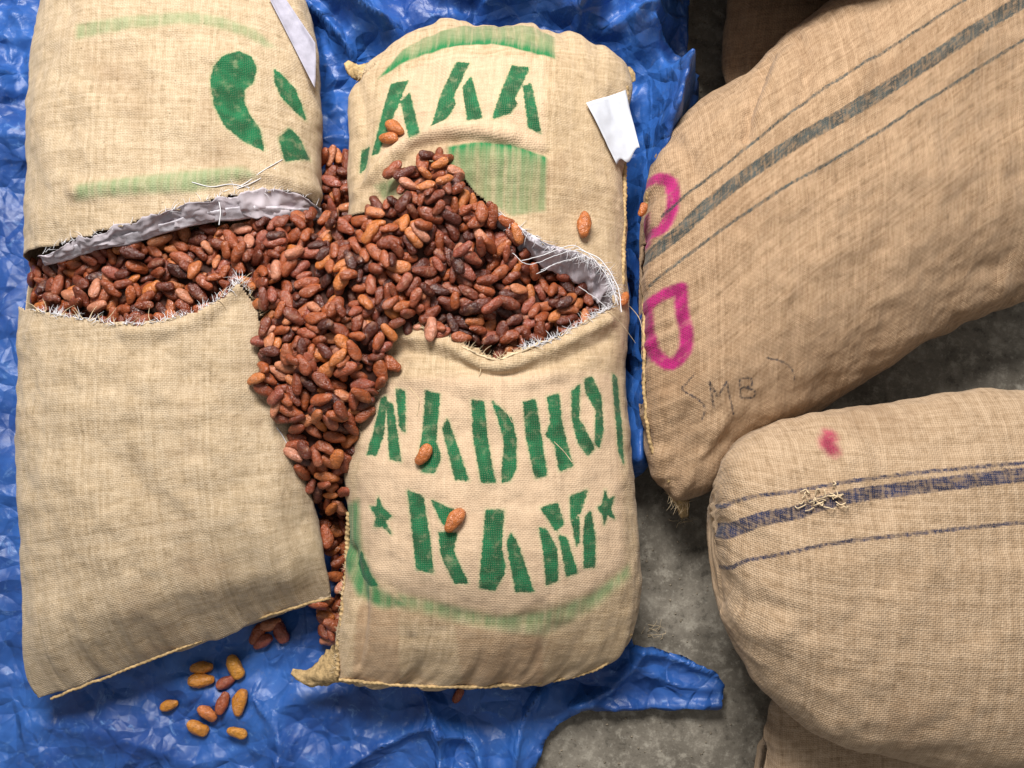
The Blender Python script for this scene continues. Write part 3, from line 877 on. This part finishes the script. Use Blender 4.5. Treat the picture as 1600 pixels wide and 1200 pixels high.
# ---- lower right sack, on top of another
low = Sack('striped_sack', [
    ((1113, 832), (1113, 850), 0.215, 0.06), ((1115, 800), (1117, 884), 0.215, 0.30), ((1119, 760), (1126, 940), 0.215, 0.52), ((1135, 715), (1150, 1010), 0.215, 0.72), ((1170, 678), (1190, 1075), 0.215, 0.88),
    ((1225, 655), (1250, 1125), 0.215, 0.97), ((1306, 635), (1312, 1160), 0.215, 1.0), ((1450, 618), (1450, 1195), 0.215, 1.0), ((1720, 600), (1720, 1200), 0.215, 0.9)],
    0.335, 0.125, 'pale tan jute sack with blue stripes and a pink smudge, resting on another sack', M_LOW, seed=60, step=0.0042, wr=0.008)
low.crease([(1130, 750), (1160, 790), (1150, 850)], -0.004, 0.015)
low.crease([(1180, 690), (1230, 668), (1306, 660)], -0.004, 0.012)
low.crease([(1120, 900), (1160, 940), (1220, 950)], -0.005, 0.014)
low.crease([(1135, 960), (1180, 990), (1230, 985)], 0.005, 0.014)
low.crease([(1340, 660), (1380, 720), (1370, 800)], -0.005, 0.02)
low.refresh()
BLUE = [([(1118, 792), (1150, 783), (1176, 776), (1233, 769), (1330, 752), (1500, 732), (1660, 718)], .0028), ([(1120, 830), (1187, 812), (1243, 801), (1300, 782), (1420, 763), (1560, 746), (1660, 736)], .0100),
        ([(1122, 886), (1160, 878), (1210, 868), (1296, 850), (1420, 835), (1560, 820), (1660, 812)], .0028)]
low.build({'ink': low.ink_polys([], [([(1296, 682), (1293, 694), (1300, 702)], .011)]), 'ink2': low.ink_polys([], BLUE)})
V, Fc = [], []
for k in range(26):
    x, y = 1268 + random.uniform(-18, 40), 776 + random.uniform(-14, 16)
    a = random.uniform(0, 6.28); ln = random.uniform(8, 22)
    pts = [(x + math.cos(a) * ln * t + random.uniform(-3, 3), y + math.sin(a) * ln * t * .6 + random.uniform(-3, 3)) for t in (0, .35, .7, 1)]
    w = low.ons(pts, 0.003); w[1:3, 2] += random.uniform(.001, .006)
    tube(V, Fc, spline2(w, 12), 0.0009, 4, False)
low.part('thread_knot', V, Fc, M_JUTE_FIBRE)['kind'] = 'stuff'

under = Sack('buried_sack', [
    ((1196, 1135), (1168, 1330), 0.06, 0.25), ((1212, 1090), (1190, 1390), 0.06, 0.6), ((1250, 1040), (1240, 1430), 0.06, 0.9), ((1330, 1000), (1330, 1450), 0.06, 1.0), ((1720, 960), (1720, 1450), 0.06, 1.0)],
    0.13, 0.008, 'plain tan sack corner squeezed beneath the blue striped sack, bottom right', M_UNDER, seed=71, step=0.006)
under.build()
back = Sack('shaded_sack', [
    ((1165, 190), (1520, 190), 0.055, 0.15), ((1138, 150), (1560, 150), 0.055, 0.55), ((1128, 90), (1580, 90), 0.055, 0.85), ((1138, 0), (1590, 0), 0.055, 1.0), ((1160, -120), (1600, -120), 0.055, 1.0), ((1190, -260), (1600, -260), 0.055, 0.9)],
    0.115, 0.008, 'brown sack behind the magenta marked sack, top right, its colour darkened for shade', M_BACK, seed=83, step=0.006)
back.crease([(1150, 20), (1160, 60), (1150, 120)], -0.006, 0.012)
back.refresh()
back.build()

stack = Sack('added_shade_sack', [  # unseen sack added out of view to shade the top right corner
    ((1020, -130), (1020, -260), 0.27, 0.2), ((1035, -80), (1040, -330), 0.27, 0.7), ((1110, -50), (1120, -380), 0.27, 1.0), ((1400, -40), (1400, -400), 0.27, 1.0), ((1620, -50), (1620, -380), 0.27, 0.8)],
    0.38, 0.12, 'unseen brown sack added beyond the top right corner to cast shade', M_BACK, seed=97, step=0.008)
stack.build()

# ------------------------------------------------------------------ blue tarpaulin
def build_tarp():
    step = 0.0045
    x0, x1, y0, y1 = -1.25, 0.46, -0.85, 0.95
    nx, ny = int((x1 - x0) / step), int((y1 - y0) / step)
    X, Y = np.meshgrid(np.linspace(x0, x1, nx), np.linspace(y0, y1, ny))
    P = np.stack([X.ravel(), Y.ravel()], 1)
    outline = ats([(-600, -400), (1072, -400), (1066, -60), (1068, 40), (1066, 110), (1078, 160), (1085, 215), (1060, 300), (1045, 400), (1035, 520), (1016, 640), (996, 735), (978, 760),
                   (975, 900), (985, 1005), (1050, 1020), (1112, 1042), (1130, 1062), (1124, 1104), (1040, 1108), (960, 1103), (905, 1104), (872, 1130), (848, 1160), (832, 1200), (815, 1300), (810, 1420), (-600, 1420)], 0.01)[:, :2]
    jit = np.stack([fbm(P[:, 0] * 18, P[:, 1] * 18, 0, 7, 3), fbm(P[:, 0] * 18, P[:, 1] * 18, 7, 8, 3)], 1) * 0.010
    s = sdf(P + jit, outline)
    px_top = smooth01((P[:, 1] - 0.36) / 0.12)
    amp = 0.005 + 0.034 * px_top
    Z = 0.006 + amp * (ridged(P[:, 0] * 6.5 + 0.4 * fbm(P[:, 0] * 5, P[:, 1] * 5, 0, 2), P[:, 1] * 5.0, 12, 3))
    Z += 0.007 * ridged(P[:, 0] * 15, P[:, 1] * 14, 44, 2) * (0.35 + 0.65 * px_top)
    Z += 0.012 * smooth01(1 - s / 0.02) * (ridged(P[:, 0] * 20, P[:, 1] * 20, 71, 2))
    def tri(x): return np.abs((x % 1.0) * 2 - 1)
    crum = 0
    for a, fq, ph in ((0.35, 7, .1), (1.25, 9, .6), (2.1, 8, .3), (2.8, 13, .8), (0.8, 15, .45), (1.7, 21, .2), (0.1, 26, .7), (2.4, 30, .9)):
        u = P[:, 0] * math.cos(a) + P[:, 1] * math.sin(a) + 0.06 * fbm(P[:, 0] * 4, P[:, 1] * 4, ph * 9, 23, 2)
        crum = crum + tri(u * fq + ph) * vnoise(P[:, 0] * 6 + 9 * ph, P[:, 1] * 6, ph, 37) ** 1.5 / fq * 8
    Z += crum * (0.008 + 0.014 * px_top)
    ridges = [  # folds: survey line, rise, half width, sharpness
        ([(1048, 165), (1030, 230), (1012, 320), (1006, 420), (1000, 520), (992, 620), (985, 720)], 0.13, 0.024, 1.6),
        ([(1000, 20), (1010, 110), (1035, 170)], 0.045, 0.03, 1.4), ([(1040, -60), (1025, 40), (980, 90)], 0.07, 0.03, 1.3),
        ([(500, -10), (560, 45), (610, 78)], 0.10, 0.022, 1.1), ([(590, -40), (700, 12), (860, 34)], 0.075, 0.020, 1.1), ([(470, 30), (520, 60), (560, 110)], 0.05, 0.018, 1.0), ([(760, 40), (840, 10), (900, -40)], 0.05, 0.016, 1.0), ([(900, 60), (960, 20), (1000, -40)], 0.06, 0.016, 1.0), ([(1000, 100), (1040, 120), (1060, 150)], 0.04, 0.014, 1.0), ([(930, 80), (1000, 85), (1055, 60)], 0.04, 0.016, 1.0), ([(860, -60), (880, 20), (930, 50)], 0.07, 0.028, 1.3), ([(700, -90), (790, -20), (830, 20)], 0.05, 0.03, 1.3),
        ([(655, 1060), (678, 1110), (690, 1160), (685, 1240)], 0.034, 0.012, 1.0), ([(530, 1200), (600, 1160), (680, 1125)], 0.026, 0.014, 1.0), ([(690, 1140), (735, 1150), (752, 1190), (755, 1260)], 0.030, 0.014, 1.0), ([(690, 1190), (720, 1200), (745, 1260)], 0.02, 0.012, 1.0),
        ([(300, 1075), (380, 1120), (470, 1180)], 0.012, 0.03, 1.5), ([(470, 1090), (540, 1120), (560, 1200)], 0.012, 0.03, 1.5), ([(840, 1080), (815, 1130), (800, 1230)], 0.030, 0.014, 1.0), ([(400, 1090), (440, 1150), (430, 1220)], 0.014, 0.012, 1.0),
        ([(985, 1012), (1050, 1026), (1115, 1050)], 0.020, 0.014, 1.2), ([(890, 1102), (960, 1070), (1000, 1020)], 0.020, 0.014, 1.3), ([(1000, 1040), (1060, 1070), (1120, 1075)], 0.014, 0.016, 1.2), ([(905, 1100), (1010, 1104), (1120, 1098)], 0.010, 0.010, 1.2),
        ([(60, 1130), (180, 1150), (300, 1190)], 0.015, 0.03, 1.4), ([(-60, 400), (0, 700), (-20, 1000)], 0.02, 0.04, 1.4), ([(20, -100), (0, 200), (20, 500)], 0.02, 0.04, 1.4)]
    for pts, h, w, k in ridges:
        L = spline2(ats(pts, 0.02)[:, :2], 40)
        d = line_dist(P, L)
        mod = 0.75 + 0.5 * vnoise(P[:, 0] * 25, P[:, 1] * 25, 0.0, 91)
        Z = Z + h * np.exp(-(d / w) ** k) * mod
    # cloth lies flat where a sack weighs on it
    for sk, poly in ((main, [(570, 130), (960, 130), (950, 700), (960, 960), (560, 1010), (570, 500)]), (left, [(100, 20), (460, 20), (460, 850), (100, 980)]), ):
        q = ats(poly, 0.02)[:, :2]
        Z = np.where(True, Z * (1 - 0.9 * smooth01(sdf(P, q) / 0.03)), Z)
    Z = np.maximum(Z, 0.004)
    idx = -np.ones(nx * ny, int)
    keep = s > 0
    V = np.stack([P[:, 0], P[:, 1], Z], 1)
    Fc = []
    K = keep.reshape(ny, nx)
    ok = K[:-1, :-1] & K[1:, :-1] & K[:-1, 1:] & K[1:, 1:]
    jj, ii = np.nonzero(ok)
    b = jj * nx + ii
    Fq = np.stack([b, b + 1, b + nx + 1, b + nx], 1)
    used = np.zeros(nx * ny, bool); used[Fq.ravel()] = True
    # draw the rim vertices onto the true outline so the edge is not stepped
    cnt = np.bincount(Fq.ravel(), minlength=nx * ny)
    rim = used & (cnt < 4)
    gy_, gx_ = np.gradient(s.reshape(ny, nx), Y[1, 0] - Y[0, 0], X[0, 1] - X[0, 0])
    mv = np.clip(s, 0, 1.5 * step) * rim
    V[:, 0] -= gx_.ravel() * mv; V[:, 1] -= gy_.ravel() * mv
    re = np.cumsum(used) - 1
    o = link('tarpaulin', make_mesh('tarpaulin', V[used], re[Fq]), M_TARP)
    tag(o, 'crumpled blue plastic tarpaulin spread on the floor under the cut sacks', 'tarpaulin')
    m = o.modifiers.new('thickness', 'SOLIDIFY'); m.thickness = 0.0008
    Vt = V[used]
    return BVHTree.FromPolygons([Vector(v) for v in Vt], [tuple(int(k) for k in q) for q in re[Fq]])
tarp_bvh = build_tarp()

# ------------------------------------------------------------------ beans
def bean_mesh(name, seed, segs=14, rings=9):
    r_ = random.Random(seed)
    V, Fc = [], []
    bend = r_.uniform(-.12, .12); fat = r_.uniform(-.15, .15)
    ph = r_.uniform(0, 6)
    for i in range(rings + 1):
        t = math.pi * i / rings
        x = -math.cos(t) * (1 + .04 * math.sin(ph)); rad = math.sin(t) ** 0.80
        rad *= 1 + fat * x
        for k in range(segs):
            a = 2 * math.pi * k / segs
            rr = rad * (1 + 0.09 * math.sin(3 * a + ph + x * 2.5) + 0.07 * math.sin(5 * a - x * 4 + ph) + 0.08 * math.sin(4.5 * x + 2 * a + ph) + r_.uniform(-.045, .045))
            V.append((x, rr * math.cos(a) + bend * (1 - x * x), rr * math.sin(a)))
            if i in (0, rings): break
    # index
    off = [0]
    for i in range(rings + 1): off.append(off[-1] + (1 if i in (0, rings) else segs))
    for i in range(rings):
        for k in range(segs):
            a0 = off[i] + (0 if i == 0 else k); a1 = off[i] + (0 if i == 0 else (k + 1) % segs)
            b0 = off[i+1] + (0 if i + 1 == rings else k); b1 = off[i+1] + (0 if i + 1 == rings else (k + 1) % segs)
            f = [a0, a1, b1, b0]
            g = []
            for q in f:
                if q not in g: g.append(q)
            Fc.append(tuple(reversed(g)))
    return np.array(V), Fc

SHAPES = [bean_mesh('bean', s) for s in (1, 2, 3, 4, 5)]
BEAN_MESHES = []
for V, Fc in SHAPES:
    me = make_mesh('bean', V, Fc); me.materials.append(M_BEAN); BEAN_MESHES.append(me)
GOLD_MESHES = []
for V, Fc in SHAPES:
    me = make_mesh('amber_bean', V, Fc); me.materials.append(M_BEAN_GOLD); GOLD_MESHES.append(me)

HEAP = [(30, 470), (34, 405), (80, 390), (130, 374), (200, 356), (294, 345), (380, 338), (440, 328), (500, 326), (540, 346), (566, 316), (606, 306), (628, 292), (608, 252), (640, 238), (690, 226), (735, 258), (768, 290), (785, 335), (812, 366), (860, 392),
        (920, 414), (952, 446), (956, 472), (866, 528), (772, 560), (690, 522), (608, 506), (606, 555), (592, 640), (568, 715), (550, 775), (520, 800), (470, 775), (452, 715), (445, 665), (412, 632), (392, 585), (390, 540), (408, 500), (384, 446), (340, 470), (294, 492), (210, 508), (130, 500), (72, 490)]
# survey heights of the heap surface: (px, py, height)
LEVELS = [(35, 440, .135), (60, 440, .170), (100, 440, .200), (140, 430, .212), (200, 430, .212), (294, 410, .214), (294, 350, .205), (294, 480, .205), (400, 345, .205), (370, 420, .215), (440, 350, .225), (450, 420, .250), (500, 335, .20), (540, 350, .235), (540, 420, .265), (480, 480, .262),
          (600, 330, .258), (640, 290, .272), (690, 250, .272), (700, 300, .285), (740, 300, .272), (640, 380, .280), (720, 380, .275), (770, 345, .250), (600, 450, .270), (700, 450, .262), (690, 510, .240), (780, 400, .240), (780, 480, .240), (770, 545, .232), (850, 410, .185),
          (860, 470, .215), (930, 430, .165), (940, 470, .180), (860, 520, .222), (420, 540, .258), (500, 560, .268), (580, 520, .262), (400, 580, .245), (600, 560, .255), (440, 630, .240), (510, 640, .245), (590, 630, .235), (460, 700, .205), (520, 710, .205), (560, 710, .20), (480, 770, .15), (530, 790, .13)]
GAPS = [([(490, 95), (510, 90), (560, 150), (552, 190), (550, 345), (500, 330)], .10), ([(492, 770), (545, 770), (536, 880), (528, 1000), (500, 1010), (495, 900)], .075)]

def pile_beans():
    cell = 0.0025
    xa, xb, ya, yb = -0.85, 0.22, -0.47, 0.46
    nx, ny = int((xb - xa) / cell), int((yb - ya) / cell)
    X, Y = np.meshgrid(xa + (np.arange(nx) + .5) * cell, ya + (np.arange(ny) + .5) * cell)
    P = np.stack([X.ravel(), Y.ravel()], 1)
    lv = np.array([list(at(x, y, z)) for x, y, z in LEVELS])
    def level(Q):
        d = np.linalg.norm(Q[:, None, :] - lv[None, :, :2], axis=2)
        w = 1 / (d ** 3 + 1e-6)
        return (w * lv[None, :, 2]).sum(1) / w.sum(1)
    heap_poly = []
    for x, y in HEAP:
        z = 0.22
        for _ in range(6):
            p = at(x, y, z); z = float(level(np.array([[p.x, p.y]]))[0])
        heap_poly.append((p.x, p.y))
    heap_poly = np.array(heap_poly)
    s = sdf(P, heap_poly)
    target = np.full(len(P), -1.0)
    reg = s > -0.001
    target[reg] = level(P[reg]) - 0.006 + 0.008 * fbm(P[reg, 0] * 22, P[reg, 1] * 22, 0, 55, 3)
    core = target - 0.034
    gapm = np.zeros(len(P), bool)
    for poly, z in GAPS:
        q = ats(poly, z)[:, :2]
        ing = inside(P, q) & ~reg
        target[ing] = z; core[ing] = z - 0.04
        gapm |= ing
        reg = reg | ing
    # what the beans lie on: the sacks' cloth
    ground = np.full(len(P), 0.0)
    openm = main.ons(OPEN_MAIN)[:, :2]; openl = left.ons(OPEN_LEFT)[:, :2]
    om = inside(P, openm); ol = inside(P, openl)
    for i in np.nonzero(reg)[0]:
        o = Vector((P[i, 0], P[i, 1], 1.0)); z = 0.008
        if not om[i]:
            h = main.bvh.ray_cast(o, Vector((0, 0, -1)))
            if h[0] is not None: z = max(z, h[0].z)
        if not ol[i]:
            h = left.bvh.ray_cast(o, Vector((0, 0, -1)))
            if h[0] is not None: z = max(z, h[0].z)
        ground[i] = z
    reg &= ~(gapm & (ground > 0.10))
    H = np.where(reg, np.maximum(core, ground), -1.0)
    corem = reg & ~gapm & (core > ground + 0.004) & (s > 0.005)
    base = H.copy()
    H = H.reshape(ny, nx); Tg = target.reshape(ny, nx)
    owner = -np.ones((ny, nx), int)
    cand = np.nonzero(reg)[0]
    beans = []
    fails = 0
    R_ = np.random.default_rng(5)
    while len(beans) < 2600 and fails < 260:
        pick = R_.choice(cand, 60)
        deficit = Tg.ravel()[pick] - H.ravel()[pick]
        k = pick[np.argmax(deficit + R_.uniform(0, .006, len(pick)))]
        if Tg.ravel()[k] - H.ravel()[k] < 0.005: fails += 1; continue
        cx, cy = P[k]
        a = R_.uniform(.0130, .0205); b = a * R_.uniform(.42, .55); c = b * R_.uniform(.66, .90)
        best = None
        j0, i0 = k // nx, k % nx
        rad = int(a / cell) + 1
        if j0 - rad < 0 or i0 - rad < 0 or j0 + rad >= ny or i0 + rad >= nx: fails += 1; continue
        sub = H[j0 - rad:j0 + rad + 1, i0 - rad:i0 + rad + 1]
        gx, gy = np.meshgrid((np.arange(-rad, rad + 1)) * cell, (np.arange(-rad, rad + 1)) * cell)
        valid = sub > -0.5
        if valid.sum() < 12: fails += 1; continue
        A = np.stack([gx[valid], gy[valid], np.ones(valid.sum())], 1)
        co = np.linalg.lstsq(A, sub[valid], rcond=None)[0]
        for q in range(7):
            yaw = R_.uniform(0, math.pi * 2)
            cu, su = math.cos(yaw), math.sin(yaw)
            u = gx * cu + gy * su; v = -gx * su + gy * cu
            slope = np.clip(co[0] * cu + co[1] * su, -1.2, 1.2) + R_.normal(0, .28)
            ph = math.atan(slope); roll = np.clip(-co[0] * su + co[1] * cu, -1, 1) * .8
            ae = a * math.cos(ph) + 1e-4
            e = 1 - (u / ae) ** 2 - (v / b) ** 2
            m = (e > 0) & valid
            if m.sum() < 6: continue
            lo = u * slope + v * roll - c * np.sqrt(np.clip(e, 0, 1)) / math.cos(ph)
            z = np.max((sub - lo)[m])
            cost = z + R_.uniform(0, .003)
            if best is None or cost < best[0]: best = (cost, z, yaw, ph, roll, m, u * slope + v * roll + c * np.sqrt(np.clip(e, 0, 1)) / math.cos(ph), a, b, c)
        if best is None: fails += 1; continue
        _, z, yaw, ph, roll, m, tp, a, b, c = best
        z -= 0.0026
        if z > Tg.ravel()[k] + 0.009: fails += 1; continue
        sub[m] = np.maximum(sub[m], (z + tp)[m])
        ow = owner[j0 - rad:j0 + rad + 1, i0 - rad:i0 + rad + 1]
        ow[m & (np.abs(sub - (z + tp)) < 1e-9)] = len(beans)
        beans.append((cx, cy, z, yaw, ph, math.atan(roll), a, b, c))
    seen = np.bincount(owner[owner >= 0], minlength=len(beans))
    # how much of each bean the camera's frame can show
    return beans, seen, base.reshape(ny, nx), (xa, ya, cell, nx, ny), corem.reshape(ny, nx)

def bean_matrix(b):
    x, y, z, yaw, ph, roll, a, bb, c = b
    R = Matrix.Rotation(yaw, 4, 'Z') @ Matrix.Rotation(-ph, 4, 'Y') @ Matrix.Rotation(roll, 4, 'X')
    return Matrix.Translation((x, y, z)) @ R @ Matrix.Diagonal((a, bb, c, 1))

beans, seen, base_h, (gxa, gya, gcell, gnx, gny), gmask = pile_beans()
order = np.argsort(-seen)
N_IND = 278
single = set(int(i) for i in order[:N_IND])
print('beans', len(beans), 'visible', int((seen > 3).sum()))
for i in single:
    o = bpy.data.objects.new('bean', BEAN_MESHES[i % 5])
    COL.objects.link(o)
    o.matrix_world = bean_matrix(beans[i])
    tn = random.random(); o.color = (tn, tn, tn, 1)
    x, y = beans[i][0], beans[i][1]
    hue = 'dark brown' if tn < .25 else ('reddish brown' if tn < .8 else 'pale orange brown')
    where = 'in the mouth of the torn straw coloured sack' if x < -0.40 else ('on the slope between the two cut sacks' if x < -0.20 else ('on the peak of the heap below AAA' if y > 0.20 else 'in the mouth of the open sack above MADHO'))
    tag(o, hue + ' bean ' + where, 'bean', hue + ' beans ' + where)
Vs, Fs, tone = [], [], []
nv = 0
for i, b in enumerate(beans):
    if i in single: continue
    M = np.array(bean_matrix(b)); V, Fc = SHAPES[i % 5]
    W = V @ M[:3, :3].T + M[:3, 3]
    Vs.append(W); Fs.extend([tuple(q + nv for q in f) for f in Fc]); nv += len(W)
    tone.append(np.full(len(W), random.random()))
me = make_mesh('bean_heap', np.vstack(Vs), Fs); set_attr(me, 'tone', np.concatenate(tone))
heap = link('bean_heap', me, M_BEANS)
tag(heap, 'mass of reddish brown beans packed deep in the spilling heap', 'beans', kind='stuff')
# packed depth below the loose layers, coloured dark for the shade in the gaps
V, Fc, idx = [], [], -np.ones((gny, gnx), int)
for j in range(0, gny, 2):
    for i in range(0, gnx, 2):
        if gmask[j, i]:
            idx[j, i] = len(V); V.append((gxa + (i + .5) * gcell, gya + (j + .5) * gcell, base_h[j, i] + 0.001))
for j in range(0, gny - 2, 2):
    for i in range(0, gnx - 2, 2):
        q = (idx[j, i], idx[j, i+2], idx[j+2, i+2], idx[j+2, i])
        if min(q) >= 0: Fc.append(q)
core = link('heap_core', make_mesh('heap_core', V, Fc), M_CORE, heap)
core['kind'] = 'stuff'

def loose(px, py, ang, length, label, bvh=None, z=None, gold=False, aspect=.52, k=0, group=None):
    """one bean lying on a surface; ang = direction of its long axis in the picture plane, degrees"""
    d = ray(px, py)
    if bvh is not None:
        hit, nor, _, _ = bvh.ray_cast(CAM_LOC, d)
        if hit is None: hit, nor = at(px, py, 0.01), Vector((0, 0, 1))
    else:
        hit, nor = at(px, py, z), Vector((0, 0, 1))
    if nor.z < 0: nor = -nor
    a = length / 2; b = a * aspect; c = b * .85
    X = Vector((math.cos(math.radians(ang)), math.sin(math.radians(ang)), 0)); X = (X - nor * X.dot(nor)).normalized(); Yv = nor.cross(X)
    R = Matrix((X, Yv, nor)).transposed().to_4x4()
    o = bpy.data.objects.new('amber_bean' if gold else 'bean', (GOLD_MESHES if gold else BEAN_MESHES)[k % 5])
    COL.objects.link(o)
    o.matrix_world = Matrix.Translation(hit + nor * c * .92) @ R @ Matrix.Diagonal((a, b, c, 1))
    tn = .86 if bvh is main.bvh else random.uniform(.4, .95); o.color = (tn, tn, tn, 1)
    tag(o, label, 'bean', group)
    return o
loose(664, 711, 55, .038, 'loose brown bean lying on the letter A of MADHO', main.bvh, k=0)
loose(711, 813, 50, .042, 'loose brown bean lying on the letter R of RAM', main.bvh, k=1)
loose(909, 354, 82, .044, 'single brown bean on the plain cloth above the right end of the opening', main.bvh, k=2)
loose(620, 203, -35, .038, 'upper of two beans lying on the first letter A of AAA', main.bvh, k=3)
loose(610, 219, -10, .036, 'lower of two beans lying on the first letter A of AAA', main.bvh, k=4)
loose(1003, 329, 70, .026, 'small bean caught between the blue tarpaulin fold and the magenta marked sack', None, 0.17, k=0)
loose(970, 468, 40, .030, 'bean stuck at the right corner of the open sack beside the seam', main.bvh, k=2)
loose(511, 838, -80, .042, 'bean low in the gap between the two cut sacks, below the heap', None, 0.09, k=1)
T = 'on the blue tarpaulin at lower left'
for k, (x, y, a, l, g, lab) in enumerate([
    (371, 1040, -58, .047, True, 'topmost amber bean of the loose ones ' + T),
    (380, 1096, 78, .046, True, 'upright amber bean, rightmost of the loose ones ' + T),
    (316, 1042, 5, .038, True, 'upper of two amber beans side by side near the torn sack edge'),
    (316, 1064, 6, .044, True, 'lower of two amber beans side by side near the torn sack edge'),
    (327, 1110, -35, .040, False, 'brown bean between amber ones ' + T),
    (310, 1134, -28, .042, True, 'lowest left amber bean of the loose ones ' + T),
    (373, 1140, -15, .036, True, 'bottommost amber bean of the loose ones ' + T),
    (349, 1098, 75, .038, False, 'narrow brown bean beside the upright amber bean ' + T),
    (356, 1066, 30, .036, False, 'short brown bean under the topmost amber bean ' + T),
    (405, 990, 60, .042, False, 'dark brown bean just below the torn sack hem on the tarpaulin'),
    (440, 986, -65, .044, False, 'brown bean right of the dark one below the torn sack hem'),
    (414, 1002, 30, .038, False, 'brown bean lying across under the dark one below the torn sack hem'),
    (424, 976, 20, .040, False, 'brown bean half hidden by the torn sack hem'),
    (268, 1100, 20, .034, True, 'amber bean left of the paired amber beans ' + T),
    (715, 1085, 60, .030, False, 'dark bean in the shadow under the bottom hem of the open sack')]):
    loose(x, y, a, l, lab, tarp_bvh, gold=g, k=k)

def grit():
    V, Fc = [], []
    r_ = random.Random(12)
    for k in range(900):
        px, py = r_.uniform(820, 1200), r_.choice((r_.uniform(640, 1200), r_.uniform(-40, 240)))
        c = at(px, py, 0.0); q = r_.uniform(.0006, .0022); b = len(V)
        for d in ((1, 0, 0), (-1, 0, 0), (0, 1, 0), (0, -1, 0), (0, 0, .8), (0, 0, -.5)):
            V.append((c.x + d[0]*q*r_.uniform(.6, 1.6), c.y + d[1]*q*r_.uniform(.6, 1.6), max(c.z, 0) + d[2]*q))
        for f in ((0, 2, 4), (2, 1, 4), (1, 3, 4), (3, 0, 4), (2, 0, 5), (1, 2, 5), (3, 1, 5), (0, 3, 5)): Fc.append(tuple(b + i for i in f))
    o = link('grit', make_mesh('grit', V, Fc, False), simple('grit_stone', (0.24, 0.20, 0.15), 0.9, 0.2, 300, 0.6))
    tag(o, 'fine grit and crumbs scattered over the bare concrete', 'grit', kind='stuff')
grit()

# ------------------------------------------------------------------ straw scraps on the concrete
def scrap(px, py, label, seed):
    r_ = random.Random(seed); V, Fc = [], []
    c = np.array(at(px, py, 0.004))
    for k in range(9):
        c = np.array(at(px, py, 0.004)) + np.array([r_.gauss(0, .009), r_.gauss(0, .006), 0])
        a = r_.gauss(.4, .9); ln = r_.uniform(.010, .026)
        q = [c + np.array([math.cos(a) * ln * t + r_.uniform(-.002, .002), math.sin(a) * ln * t * .6 + r_.uniform(-.002, .002), .001 + .004 * math.sin(t * 3)]) for t in np.linspace(-.5, 1, 5)]
        tube(V, Fc, q, .0006, 4)
    o = link('straw_scrap', make_mesh('straw_scrap', V, Fc), M_JUTE_FIBRE)
    tag(o, label, 'scrap')
scrap(1022, 984, 'wisp of jute straw on the concrete above the blue tarpaulin corner', 3)
scrap(1070, 812, 'small tuft of jute fibre on the concrete below the marked sack', 5)
